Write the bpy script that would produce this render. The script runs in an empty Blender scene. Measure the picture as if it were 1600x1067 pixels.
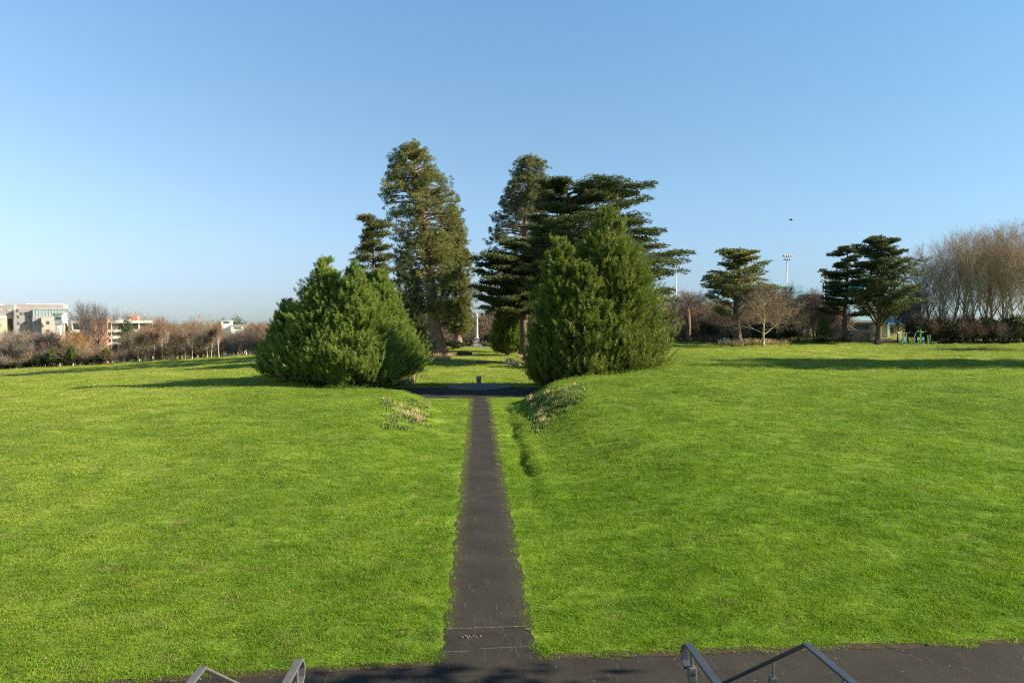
import bpy, math, random
import numpy as np
from mathutils import Vector, Matrix, Euler

R = math.radians
random.seed(7)
rng = np.random.default_rng(11)
scene = bpy.context.scene
COL = scene.collection

# ------------------------------------------------------------------ camera, world, sun, exposure
F_PX, W_PX, H_PX = 1155.0, 1600.0, 1067.0
PITCH, YAW = math.atan(33.5 / F_PX), math.atan(54.0 / F_PX)
CAM = Vector((-0.26, 0.0, 7.26))
cam_d = bpy.data.cameras.new("camera")
cam = bpy.data.objects.new("camera", cam_d)
COL.objects.link(cam)
cam.location = CAM
cam.rotation_euler = (R(90) - PITCH, 0, -YAW)
cam_d.sensor_width = 36.0
cam_d.lens = 36.0 * F_PX / W_PX
cam_d.clip_start, cam_d.clip_end = 0.1, 8000
scene.camera = cam

SUN_EL, SUN_BEHIND = R(27), R(5)          # sun to the right, a touch behind the camera
to_sun = Vector((math.cos(SUN_BEHIND) * math.cos(SUN_EL), -math.sin(SUN_BEHIND) * math.cos(SUN_EL), math.sin(SUN_EL)))
world = bpy.data.worlds.new("World")
scene.world = world
world.use_nodes = True
wn, wl = world.node_tree.nodes, world.node_tree.links
wn.clear()
w_out = wn.new("ShaderNodeOutputWorld")
w_bg = wn.new("ShaderNodeBackground")
sky = wn.new("ShaderNodeTexSky")
sky.sky_type = 'NISHITA'
sky.sun_disc = False
sky.sun_elevation = SUN_EL
sky.sun_rotation = math.atan2(to_sun.x, to_sun.y)
sky.altitude = 60
sky.air_density = 1.0
sky.dust_density = 0.35
sky.ozone_density = 2.2
w_bg.inputs[1].default_value = 0.08
w_dir = wn.new("ShaderNodeTexCoord")         # clear winter air: bluer towards the horizon, deeper towards the sun's side
w_sep = wn.new("ShaderNodeSeparateXYZ")
wl.new(w_dir.outputs["Generated"], w_sep.inputs[0])
def w_ramp(sock, lo, hi, stops):
    mr = wn.new("ShaderNodeMapRange"); mr.inputs[1].default_value = lo; mr.inputs[2].default_value = hi
    wl.new(sock, mr.inputs[0])
    r = wn.new("ShaderNodeValToRGB"); e = r.color_ramp.elements
    while len(e) < len(stops): e.new(.5)
    for el, (p, c) in zip(e, stops): el.position = (p - lo) / (hi - lo); el.color = (*c, 1)
    wl.new(mr.outputs[0], r.inputs[0])
    return r.outputs[0]
w_z = w_ramp(w_sep.outputs[2], 0, .5, [(0, (.37, .50, .74)), (.03, (.41, .50, .74)), (.06, (.485, .555, .74)), (.1, (.575, .638, .757)),
                                       (.15, (.647, .717, .781)), (.22, (.709, .784, .80)), (.3, (.745, .855, .86)), (.45, (.769, .96, 1.03))])
w_x = w_ramp(w_sep.outputs[0], -1, 1, [(-1, (1.39, 1.215, 1.19)), (-.5, (1.191, 1.123, 1.111)), (0, (1, 1, 1)), (.5, (.84, .891, .90)), (1, (.705, .793, .81))])
w_m = wn.new("ShaderNodeMix"); w_m.data_type = 'RGBA'; w_m.blend_type = 'MULTIPLY'; w_m.inputs[0].default_value = 1
wl.new(w_z, w_m.inputs[6]); wl.new(w_x, w_m.inputs[7])
w_tint = wn.new("ShaderNodeMix"); w_tint.data_type = 'RGBA'; w_tint.blend_type = 'MULTIPLY'; w_tint.inputs[0].default_value = 1
wl.new(w_m.outputs[2], w_tint.inputs[7])
wl.new(sky.outputs[0], w_tint.inputs[6])
wl.new(w_tint.outputs[2], w_bg.inputs[0])
wl.new(w_bg.outputs[0], w_out.inputs[0])

sun_d = bpy.data.lights.new("sun", 'SUN')
sun_d.energy = 5.0
sun_d.angle = R(0.5)
sun_d.color = (1.0, 0.90, 0.74)
sun = bpy.data.objects.new("sun", sun_d)
COL.objects.link(sun)
sun.rotation_euler = to_sun.to_track_quat('Z', 'Y').to_euler()
sun.location = (60, -10, 60)

scene.view_settings.view_transform = 'Standard'
scene.view_settings.look = 'None'
scene.view_settings.exposure = 1.5
scene.view_settings.gamma = 1.0
scene.render.engine = 'CYCLES'
scene.cycles.use_denoising = False
scene.cycles.filter_width = 1.15
scene.cycles.max_bounces = 6
scene.cycles.diffuse_bounces = 3
scene.cycles.transparent_max_bounces = 6

# ------------------------------------------------------------------ small maths
_fwd = Vector((math.sin(YAW) * math.cos(PITCH), math.cos(YAW) * math.cos(PITCH), -math.sin(PITCH)))
_right = Vector((math.cos(YAW), -math.sin(YAW), 0))
_up = _right.cross(_fwd)

def W(px, py, d):
    """world point seen at photo pixel (px, py) at depth d metres"""
    return CAM + d * (_fwd + _right * ((px - 800) / F_PX) - _up * ((py - 533.5) / F_PX))

def ss(a, b, x):
    t = np.clip((np.asarray(x, float) - a) / (b - a), 0, 1)
    return t * t * (3 - 2 * t)

def H(x, y):
    """terrain height"""
    x = np.asarray(x, float); y = np.asarray(y, float)
    yy = np.maximum(y - 16.3, 0)
    Pr = 4.0 * (1 - np.exp(-yy / 50)) * (0.7 + 0.3 * np.clip(x / 18, 0, 1))
    A = 1.12 * ss(16, 60, y)
    B = np.clip((y - 16) / 100, 0, 1.2)
    Pl = A + 0.049 * np.minimum(x + 8, 0) * B
    Pl = np.maximum(Pl, -9.0) - 9.0 * ss(193, 330, y) * ss(-12, -40, x)
    P = np.where(x > 0, Pr, Pl)
    e = ss(63.5, 70.5, y)
    inner = 1.35 + .9 * ss(36, 56, y) * (1 - e) + e * 11.0
    outer = np.where(x > 0, 9.6 - 2.6 * ss(36, 56, y), 9.2 - 1.9 * ss(36, 56, y)) + e * 12.5
    t = np.clip((np.abs(x) - inner) / (outer - inner), 0, 1)
    cut = t * t * (3 - 2 * t)
    und = (0.10 * np.sin(x * 0.21 + 1.3) * np.sin(y * 0.17) + 0.05 * np.sin(x * 0.63 + y * 0.41)
           + 0.03 * np.sin(x * 1.1 - y * 0.9 + 2)) * ss(17, 30, y)
    gul = -0.20 * np.exp(-((x - 2.15 - .14 * np.sin(y * .8) - .06 * np.sin(y * 2.3)) / 0.25) ** 2) * (.7 + .5 * np.sin(y * .55)) * ss(24, 36, y) * (1 - ss(58, 63, y)) \
          + 0.12 * np.exp(-((x - 2.75) / 0.40) ** 2) * ss(24, 36, y) * (1 - ss(58, 63, y))
    return (P + und) * cut + gul

def h(x, y):
    return float(H(x, y))

def G(px, d, py=540):
    p = W(px, py, d)
    return Vector((p.x, p.y, h(p.x, p.y)))

def hit(px, py):
    """where the sight line through a photo pixel meets the terrain"""
    lo = 10.0
    for d in range(20, 800):
        d = d / 2; p = W(px, py, d)
        if p.z <= h(p.x, p.y): break
        lo = d
    hi = lo + .5
    for _ in range(20):
        m_ = (lo + hi) / 2; p = W(px, py, m_)
        if p.z <= h(p.x, p.y): hi = m_
        else: lo = m_
    return Vector((p.x, p.y, h(p.x, p.y)))

def ztop(px, py, d):
    return W(px, py, d).z

# ------------------------------------------------------------------ material helpers
def nt(name):
    m = bpy.data.materials.new(name)
    m.use_nodes = True
    n, l = m.node_tree.nodes, m.node_tree.links
    n.clear()
    return m, n, l

def _noise(n, l, vec, scale, detail=4, rough=0.6):
    t = n.new("ShaderNodeTexNoise")
    t.inputs["Scale"].default_value = scale
    t.inputs["Detail"].default_value = detail
    t.inputs["Roughness"].default_value = rough
    l.new(vec, t.inputs["Vector"])
    return t.outputs[0]

def _ramp(n, l, fac, stops):
    r = n.new("ShaderNodeValToRGB")
    e = r.color_ramp.elements
    while len(e) < len(stops):
        e.new(0.5)
    for el, (p, c) in zip(e, stops):
        el.position = p
        el.color = (c[0], c[1], c[2], 1)
    l.new(fac, r.inputs[0])
    return r.outputs[0]

def _mix(n, l, fac, a, b, mode='MIX'):
    m = n.new("ShaderNodeMix")
    m.data_type = 'RGBA'
    m.blend_type = mode
    for s, v in ((m.inputs[0], fac), (m.inputs[6], a), (m.inputs[7], b)):
        if hasattr(v, 'node'):
            l.new(v, s)
        elif isinstance(v, (int, float)):
            s.default_value = v
        else:
            s.default_value = (v[0], v[1], v[2], 1)
    return m.outputs[2]

def _math(n, l, op, a, b=0.0, clamp=False):
    m = n.new("ShaderNodeMath")
    m.operation = op
    m.use_clamp = clamp
    for s, v in ((m.inputs[0], a), (m.inputs[1], b)):
        if hasattr(v, 'node'):
            l.new(v, s)
        else:
            s.default_value = v
    return m.outputs[0]

def _pos(n):
    return n.new("ShaderNodeNewGeometry").outputs["Position"]

def _obj(n):
    return n.new("ShaderNodeTexCoord").outputs["Object"]

def solid(name, col, rough=0.6, metal=0.0, var=0.15, scale=3.0, bump=0.0, spec=0.4):
    m, n, l = nt(name)
    o = n.new("ShaderNodeOutputMaterial")
    b = n.new("ShaderNodeBsdfPrincipled")
    f = _noise(n, l, _obj(n), scale, 5)
    c = _ramp(n, l, f, [(0.3, [v * (1 - var) for v in col]), (0.7, [min(1, v * (1 + var)) for v in col])])
    l.new(c, b.inputs["Base Color"])
    b.inputs["Roughness"].default_value = rough
    b.inputs["Metallic"].default_value = metal
    b.inputs["Specular IOR Level"].default_value = spec
    if bump:
        bp = n.new("ShaderNodeBump")
        bp.inputs["Strength"].default_value = bump
        bp.inputs["Distance"].default_value = 0.05
        l.new(_noise(n, l, _obj(n), scale * 6, 6), bp.inputs["Height"])
        l.new(bp.outputs[0], b.inputs["Normal"])
    l.new(b.outputs[0], o.inputs[0])
    return m

def foliage_mat(name, dark, mid, light, scale=0.9, trans=0.25, fine=6.0, rough=0.55):
    m, n, l = nt(name)
    o = n.new("ShaderNodeOutputMaterial")
    p = _pos(n)
    a = _noise(n, l, p, scale, 3)
    b = _noise(n, l, p, fine, 2)
    f = _math(n, l, 'ADD', _math(n, l, 'MULTIPLY', a, 0.6), _math(n, l, 'MULTIPLY', b, 0.4))
    oi = n.new("ShaderNodeObjectInfo")
    f = _math(n, l, 'ADD', f, _math(n, l, 'MULTIPLY', _math(n, l, 'SUBTRACT', oi.outputs["Random"], 0.5), 0.06))
    c = _ramp(n, l, f, [(0.33, dark), (0.5, mid), (0.66, light)])
    bs = n.new("ShaderNodeBsdfPrincipled")
    l.new(c, bs.inputs["Base Color"])
    bs.inputs["Roughness"].default_value = rough
    bs.inputs["Specular IOR Level"].default_value = 0.25
    t = n.new("ShaderNodeBsdfTranslucent")
    l.new(_mix(n, l, 1.0, c, (1.3, 1.25, 0.6), 'MULTIPLY'), t.inputs[0])
    mx = n.new("ShaderNodeMixShader")
    mx.inputs[0].default_value = trans
    l.new(bs.outputs[0], mx.inputs[1])
    l.new(t.outputs[0], mx.inputs[2])
    l.new(mx.outputs[0], o.inputs[0])
    return m

def bark_mat(name, a, b, scale=1.5):
    m, n, l = nt(name)
    o = n.new("ShaderNodeOutputMaterial")
    bs = n.new("ShaderNodeBsdfPrincipled")
    mp = n.new("ShaderNodeMapping")
    mp.inputs["Scale"].default_value = (4, 4, 0.6)
    l.new(_obj(n), mp.inputs[0])
    f = _noise(n, l, mp.outputs[0], scale, 6, 0.65)
    l.new(_ramp(n, l, f, [(0.35, a), (0.65, b)]), bs.inputs["Base Color"])
    bs.inputs["Roughness"].default_value = 0.9
    bs.inputs["Specular IOR Level"].default_value = 0.15
    bp = n.new("ShaderNodeBump")
    bp.inputs["Strength"].default_value = 0.8
    bp.inputs["Distance"].default_value = 0.08
    l.new(f, bp.inputs["Height"])
    l.new(bp.outputs[0], bs.inputs["Normal"])
    l.new(bs.outputs[0], o.inputs[0])
    return m

# ground under the grass
def lawn_colour(n, l, p, lift=1.0):
    big = _noise(n, l, p, 0.035, 3)
    mid = _noise(n, l, p, 0.35, 4)
    fine = _noise(n, l, p, 2.6, 4, 0.7)
    f = _math(n, l, 'ADD', _math(n, l, 'MULTIPLY', big, 0.35), _math(n, l, 'MULTIPLY', mid, 0.35))
    f = _math(n, l, 'ADD', f, _math(n, l, 'MULTIPLY', fine, 0.30))
    k = lift
    c = _ramp(n, l, f, [(0.36, (0.085 * k, 0.172 * k, 0.010 * k)), (0.49, (0.143 * k, 0.252 * k, 0.0145 * k)),
                        (0.62, (0.222 * k, 0.335 * k, 0.026 * k))])
    wr = _noise(n, l, p, 0.8, 5, 0.65)
    wm = n.new("ShaderNodeMapRange"); wm.inputs[1].default_value = .56; wm.inputs[2].default_value = .72; wm.inputs[4].default_value = .5
    l.new(wr, wm.inputs[0])
    c = _mix(n, l, wm.outputs[0], c, (0.235, 0.235, 0.055))
    dk = _noise(n, l, p, 1.7, 4, 0.6)
    dm = n.new("ShaderNodeMapRange"); dm.inputs[1].default_value = .56; dm.inputs[2].default_value = .70; dm.inputs[4].default_value = .55
    l.new(dk, dm.inputs[0])
    c = _mix(n, l, dm.outputs[0], c, (0.055, 0.115, 0.012))
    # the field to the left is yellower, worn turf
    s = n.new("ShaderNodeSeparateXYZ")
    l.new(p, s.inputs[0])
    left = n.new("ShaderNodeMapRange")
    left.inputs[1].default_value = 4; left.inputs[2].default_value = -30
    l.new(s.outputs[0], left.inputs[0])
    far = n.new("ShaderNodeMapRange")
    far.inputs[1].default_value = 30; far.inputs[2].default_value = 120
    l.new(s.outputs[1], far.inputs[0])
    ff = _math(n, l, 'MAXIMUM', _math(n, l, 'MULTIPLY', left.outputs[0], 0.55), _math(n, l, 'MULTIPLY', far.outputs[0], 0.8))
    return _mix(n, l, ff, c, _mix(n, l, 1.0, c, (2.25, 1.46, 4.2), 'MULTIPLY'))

def ground_mat():
    m, n, l = nt("lawn_ground")
    o = n.new("ShaderNodeOutputMaterial")
    bs = n.new("ShaderNodeBsdfPrincipled")
    p = _pos(n)
    c = lawn_colour(n, l, p, 0.9)
    f = _noise(n, l, p, 9, 5, 0.75)
    c = _mix(n, l, _math(n, l, 'MULTIPLY', f, 0.45), c, (0.05, 0.075, 0.015))
    l.new(c, bs.inputs["Base Color"])
    bs.inputs["Roughness"].default_value = 0.95
    bs.inputs["Specular IOR Level"].default_value = 0.1
    bp = n.new("ShaderNodeBump")
    bp.inputs["Strength"].default_value = 0.9
    bp.inputs["Distance"].default_value = 0.12
    l.new(_noise(n, l, p, 5, 6, 0.75), bp.inputs["Height"])
    l.new(bp.outputs[0], bs.inputs["Normal"])
    l.new(bs.outputs[0], o.inputs[0])
    return m

def blade_mat():
    m, n, l = nt("grass_blades")
    o = n.new("ShaderNodeOutputMaterial")
    p = _pos(n)
    c = lawn_colour(n, l, p, 1.0)
    oi = n.new("ShaderNodeObjectInfo")
    v = _ramp(n, l, oi.outputs["Random"], [(0.0, (0.85, 0.88, 0.8)), (0.6, (1.0, 1.0, 1.0)), (1.0, (1.22, 1.12, 1.15))])
    c = _mix(n, l, 1.0, c, v, 'MULTIPLY')
    d = n.new("ShaderNodeBsdfPrincipled")
    d.inputs["Roughness"].default_value = 0.5
    d.inputs["Specular IOR Level"].default_value = 0.12
    l.new(c, d.inputs["Base Color"])
    t = n.new("ShaderNodeBsdfTranslucent")
    l.new(c, t.inputs[0])
    mx = n.new("ShaderNodeMixShader")
    mx.inputs[0].default_value = 0.45
    l.new(d.outputs[0], mx.inputs[1]); l.new(t.outputs[0], mx.inputs[2])
    l.new(mx.outputs[0], o.inputs[0])
    return m

def tarmac_mat(name, moss=False, tone=1.0):
    m, n, l = nt(name)
    o = n.new("ShaderNodeOutputMaterial")
    bs = n.new("ShaderNodeBsdfPrincipled")
    p = _pos(n)
    big = _noise(n, l, p, 0.7, 4)
    fine = _noise(n, l, p, 45, 3, 0.8)
    c = _ramp(n, l, big, [(0.3, (0.025 * tone, 0.0212 * tone, 0.0160 * tone)), (0.7, (0.042 * tone, 0.0362 * tone, 0.0275 * tone))])
    c = _mix(n, l, 1.0, c, _ramp(n, l, fine, [(0.35, (0.55, 0.55, 0.55)), (0.55, (1, 1, 1)), (0.72, (1.9, 1.85, 1.7))]), 'MULTIPLY')
    vo = n.new("ShaderNodeTexVoronoi")
    vo.inputs["Scale"].default_value = 3.0
    l.new(p, vo.inputs["Vector"])
    spk = _math(n, l, 'LESS_THAN', vo.outputs["Distance"], 0.055)
    c = _mix(n, l, _math(n, l, 'MULTIPLY', spk, 0.55), c, (0.32, 0.28, 0.20))
    # thin scuffed streaks along the walking line
    mp = n.new("ShaderNodeMapping"); mp.inputs["Scale"].default_value = (5.0, 0.35, 1)
    l.new(p, mp.inputs[0])
    st = _noise(n, l, mp.outputs[0], 2.2, 5, 0.7)
    c = _mix(n, l, _math(n, l, 'MULTIPLY', _math(n, l, 'GREATER_THAN', st, 0.63), 0.30), c, (0.13, 0.115, 0.095))
    ve = n.new("ShaderNodeTexVoronoi"); ve.feature = 'DISTANCE_TO_EDGE'; ve.inputs["Scale"].default_value = 0.55
    wp = n.new("ShaderNodeMixRGB"); wp.inputs[0].default_value = .12
    nz = n.new("ShaderNodeTexNoise"); nz.inputs["Scale"].default_value = 2.5; l.new(p, nz.inputs["Vector"])
    l.new(p, wp.inputs[1]); l.new(nz.outputs[1], wp.inputs[2]); l.new(wp.outputs[0], ve.inputs["Vector"])
    c = _mix(n, l, _math(n, l, 'MULTIPLY', _math(n, l, 'LESS_THAN', ve.outputs["Distance"], 0.0035), .35), c, (0.010, 0.009, 0.008))
    if moss:
        s = n.new("ShaderNodeSeparateXYZ"); l.new(p, s.inputs[0])
        ax = _math(n, l, 'ABSOLUTE', s.outputs[0])
        mn = _noise(n, l, p, 3.0, 5, 0.7)
        e = _math(n, l, 'ADD', ax, _math(n, l, 'MULTIPLY', _math(n, l, 'SUBTRACT', mn, 0.5), 0.9))
        mr = n.new("ShaderNodeMapRange"); mr.inputs[1].default_value = 0.55; mr.inputs[2].default_value = 1.0
        l.new(e, mr.inputs[0])
        my = n.new("ShaderNodeMapRange"); my.inputs[1].default_value = 22; my.inputs[2].default_value = 48
        my.inputs[3].default_value = 0.25; my.inputs[4].default_value = 0.9
        l.new(s.outputs[1], my.inputs[0])
        c = _mix(n, l, _math(n, l, 'MULTIPLY', mr.outputs[0], my.outputs[0]), c, (0.085, 0.080, 0.022))
    l.new(c, bs.inputs["Base Color"])
    bs.inputs["Roughness"].default_value = 0.85
    bs.inputs["Specular IOR Level"].default_value = 0.12
    bp = n.new("ShaderNodeBump"); bp.inputs["Strength"].default_value = 0.7; bp.inputs["Distance"].default_value = 0.012
    l.new(fine, bp.inputs["Height"]); l.new(bp.outputs[0], bs.inputs["Normal"])
    l.new(bs.outputs[0], o.inputs[0])
    return m

def glass_mat(name, col=(0.08, 0.10, 0.12)):
    m, n, l = nt(name)
    o = n.new("ShaderNodeOutputMaterial"); b = n.new("ShaderNodeBsdfPrincipled")
    b.inputs["Base Color"].default_value = (*col, 1)
    b.inputs["Roughness"].default_value = 0.12
    b.inputs["Specular IOR Level"].default_value = 0.7
    l.new(b.outputs[0], o.inputs[0])
    return m

M = {}
M['ground'] = ground_mat()
M['blade'] = blade_mat()
M['path'] = tarmac_mat("path_tarmac", True)
M['tarmac'] = tarmac_mat("forecourt_tarmac", False, 1.0)
M['gravel'] = solid("crossing_surface", (0.20, 0.16, 0.125), 0.9, var=0.25, scale=1.5, bump=0.5, spec=0.2)
M['seq_young'] = foliage_mat("young_sequoia_needles", (0.101, 0.156, 0.032), (0.162, 0.225, 0.042), (0.243, 0.294, 0.057), 0.8, 0.3)
M['seq_young_r'] = foliage_mat("grove_sequoia_needles", (0.082, 0.119, 0.020), (0.131, 0.174, 0.026), (0.208, 0.234, 0.040), 0.7, 0.22)
M['seq_old'] = foliage_mat("old_sequoia_needles", (0.088, 0.103, 0.028), (0.148, 0.161, 0.038), (0.233, 0.230, 0.060), 0.35, 0.22, 2.5)
M['seq_old_r'] = foliage_mat("old_sequoia_needles_greyer", (0.061, 0.081, 0.033), (0.109, 0.127, 0.048), (0.167, 0.171, 0.066), 0.35, 0.22, 2.5)
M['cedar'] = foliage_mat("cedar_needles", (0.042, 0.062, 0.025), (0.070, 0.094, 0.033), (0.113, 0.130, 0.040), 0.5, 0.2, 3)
M['cedar_y'] = foliage_mat("cedar_needles_warm", (0.070, 0.085, 0.026), (0.112, 0.123, 0.038), (0.176, 0.176, 0.052), 0.5, 0.2, 3)
M['evergreen'] = foliage_mat("evergreen_leaves", (0.022, 0.034, 0.012), (0.036, 0.052, 0.018), (0.06, 0.08, 0.026), 0.6, 0.2, 3)
M['ivy'] = foliage_mat("ivy_leaves", (0.046, 0.072, 0.019), (0.085, 0.120, 0.026), (0.143, 0.182, 0.039), 0.8, 0.2, 4)
M['bark_red'] = bark_mat("sequoia_bark", (0.13, 0.080, 0.056), (0.28, 0.185, 0.13))
M['bark_dark'] = bark_mat("cedar_bark", (0.060, 0.045, 0.035), (0.16, 0.12, 0.09))
M['bark_brown'] = bark_mat("brown_bark", (0.10, 0.075, 0.052), (0.24, 0.18, 0.125))
M['bark_pale'] = bark_mat("pale_mossy_bark", (0.27, 0.22, 0.135), (0.50, 0.42, 0.27))
M['bark_birch'] = bark_mat("birch_bark", (0.36, 0.30, 0.24), (0.62, 0.55, 0.46))
M['bark_snag'] = bark_mat("torn_wood", (0.25, 0.12, 0.06), (0.52, 0.27, 0.14))
M['twig'] = solid("brown_twigs", (0.22, 0.160, 0.105), 0.9, var=0.3, scale=0.6, spec=0.1)
M['twig_red'] = solid("red_brown_twigs", (0.24, 0.150, 0.100), 0.9, var=0.3, scale=0.6, spec=0.1)
M['twig_pale'] = solid("straw_twigs", (0.38, 0.285, 0.175), 0.9, var=0.25, scale=0.6, spec=0.1)
M['twig_grey'] = solid("grey_twigs", (0.21, 0.18, 0.15), 0.9, var=0.25, scale=0.6, spec=0.1)
M['twig_elm'] = solid("dark_elm_twigs", (0.13, 0.11, 0.095), 0.9, var=0.25, scale=0.6, spec=0.1)
M['hedge'] = solid("brown_hedge_twigs", (0.62, 0.48, 0.30), 0.9, var=0.3, scale=1.5, spec=0.1)
M['twig_gold'] = solid("golden_twigs", (0.33, 0.20, 0.085), 0.9, var=0.3, scale=0.6, spec=0.1)
M['dry'] = solid("dry_grass_straw", (0.43, 0.335, 0.17), 0.9, var=0.3, scale=2, spec=0.1)
M['weed'] = foliage_mat("weed_leaves", (0.075, 0.119, 0.026), (0.128, 0.175, 0.036), (0.240, 0.238, 0.065), 1.5, 0.25, 8)
M['stone'] = solid("weathered_stone", (0.22, 0.20, 0.17), 0.85, var=0.25, scale=4, bump=0.4, spec=0.2)
M['stone_pale'] = solid("pale_column_stone", (0.50, 0.46, 0.38), 0.8, var=0.15, scale=1.5, bump=0.2, spec=0.2)
M['paving'] = solid("paving_setts", (0.12, 0.11, 0.095), 0.85, var=0.3, scale=5, bump=0.4, spec=0.2)
M['steel'] = solid("brushed_steel", (0.11, 0.105, 0.095), 0.5, 0.25, 0.12, 12)
M['dark_rail'] = solid("dark_coated_rail", (0.030, 0.034, 0.042), 0.45, 0.0, 0.2, 10, spec=0.5)
M['galv'] = solid("galvanised_metal", (0.36, 0.37, 0.38), 0.5, 0.5, 0.12, 4)
M['white_paint'] = solid("white_render", (0.80, 0.79, 0.76), 0.7, var=0.06, scale=0.5)
M['lamp_white'] = solid("lamp_housing", (0.46, 0.47, 0.49), 0.4, var=0.05)
M['grey_clad'] = solid("grey_brown_cladding", (0.33, 0.28, 0.25), 0.75, var=0.10, scale=0.4)
M['sand_brick'] = solid("sand_coloured_brick", (0.58, 0.46, 0.30), 0.85, var=0.12, scale=0.5)
M['beige'] = solid("beige_render", (0.50, 0.42, 0.34), 0.85, var=0.10, scale=0.5)
M['red_brick'] = solid("red_brick", (0.46, 0.20, 0.115), 0.85, var=0.15, scale=0.6)
M['concrete'] = solid("pale_concrete", (0.66, 0.63, 0.58), 0.8, var=0.10, scale=0.6)
M['deck_dark'] = solid("car_park_interior", (0.13, 0.12, 0.10), 0.9, var=0.2, scale=1)
M['glass'] = glass_mat("window_glass")
M['glass_green'] = glass_mat("greenish_curtain_glass", (0.30, 0.36, 0.34))
M['frame'] = solid("window_frame_grey", (0.42, 0.42, 0.41), 0.5)
M['teal'] = solid("teal_metal_roof", (0.20, 0.37, 0.38), 0.45, 0.1, 0.08, 0.5, spec=0.5)
M['teal_pale'] = solid("pale_green_metal_roof", (0.20, 0.335, 0.325), 0.45, 0.1, 0.08, 0.5, spec=0.5)
M['teal_deep'] = solid("deep_teal_panel", (0.035, 0.17, 0.26), 0.5, 0.0, 0.08, 0.5)
M['blue'] = solid("bright_blue_roof", (0.04, 0.24, 0.44), 0.5, 0.0, 0.1, 0.7)
M['fence'] = solid("dark_timber", (0.07, 0.055, 0.042), 0.9, var=0.3, scale=3)
M['green_paint'] = solid("lime_green_paint", (0.10, 0.50, 0.06), 0.4, var=0.05, scale=3)
M['grey_paint'] = solid("grey_machine_paint", (0.42, 0.45, 0.47), 0.45, 0.2, 0.05, 3)
M['rubber'] = solid("black_rubber", (0.02, 0.02, 0.02), 0.8)
M['bench'] = solid("dark_bench_wood", (0.06, 0.045, 0.035), 0.8, var=0.25, scale=4)
M['skin'] = solid("skin", (0.52, 0.33, 0.24), 0.6, var=0.05)
M['hair'] = solid("dark_hair", (0.035, 0.025, 0.02), 0.7)
M['cloth_black'] = solid("black_cloth", (0.018, 0.018, 0.022), 0.9, var=0.2, scale=8)
M['cloth_navy'] = solid("navy_cloth", (0.03, 0.04, 0.075), 0.9, var=0.2, scale=8)
M['cloth_red'] = solid("red_cloth", (0.70, 0.05, 0.06), 0.85, var=0.1, scale=8)
M['cloth_grey'] = solid("grey_cloth", (0.16, 0.16, 0.18), 0.9, var=0.2, scale=8)
M['bird'] = solid("dark_feathers", (0.02, 0.02, 0.022), 0.7)
M['pale_blue'] = solid("pale_blue_sign", (0.36, 0.55, 0.66), 0.5)
M['leaf_dead'] = solid("dead_leaf", (0.17, 0.085, 0.04), 0.8)
M['joint'] = solid("pale_joint_mortar", (0.12, 0.11, 0.085), 0.9, var=0.3, scale=9)

# ------------------------------------------------------------------ object helpers
def tag(o, label=None, cat=None, group=None, kind=None):
    if label: o['label'] = label
    if cat: o['category'] = cat
    if group: o['group'] = group
    if kind: o['kind'] = kind
    return o

def empty(name, loc, label=None, cat=None, group=None, rz=0.0):
    o = bpy.data.objects.new(name, None)
    o.empty_display_size = 0.3
    COL.objects.link(o)
    o.location = loc
    o.rotation_euler = (0, 0, rz)
    return tag(o, label, cat, group)

def np_mesh(name, V, Fs, mat, smooth=False):
    """V (n,3), Fs list of int arrays (m,3) or (m,4)"""
    me = bpy.data.meshes.new(name)
    V = np.ascontiguousarray(V, dtype=np.float32)
    me.vertices.add(len(V))
    me.vertices.foreach_set("co", V.ravel())
    loops, tot = [], []
    for Fa in Fs:
        if len(Fa) == 0: continue
        Fa = np.asarray(Fa, dtype=np.int32)
        loops.append(Fa.ravel()); tot.append(np.full(len(Fa), Fa.shape[1], np.int32))
    loops = np.concatenate(loops); tot = np.concatenate(tot)
    start = np.concatenate([[0], np.cumsum(tot)[:-1]]).astype(np.int32)
    me.loops.add(len(loops)); me.loops.foreach_set("vertex_index", loops)
    me.polygons.add(len(tot)); me.polygons.foreach_set("loop_start", start)
    try:
        me.polygons.foreach_set("loop_total", tot)
    except Exception:
        pass
    if smooth:
        me.polygons.foreach_set("use_smooth", np.ones(len(tot), bool))
    me.materials.append(mat)
    me.update(calc_edges=True)
    me.validate()
    return me

def link(name, me, parent=None, loc=None):
    o = bpy.data.objects.new(name, me)
    COL.objects.link(o)
    if parent: o.parent = parent
    if loc is not None: o.location = loc
    return o

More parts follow.
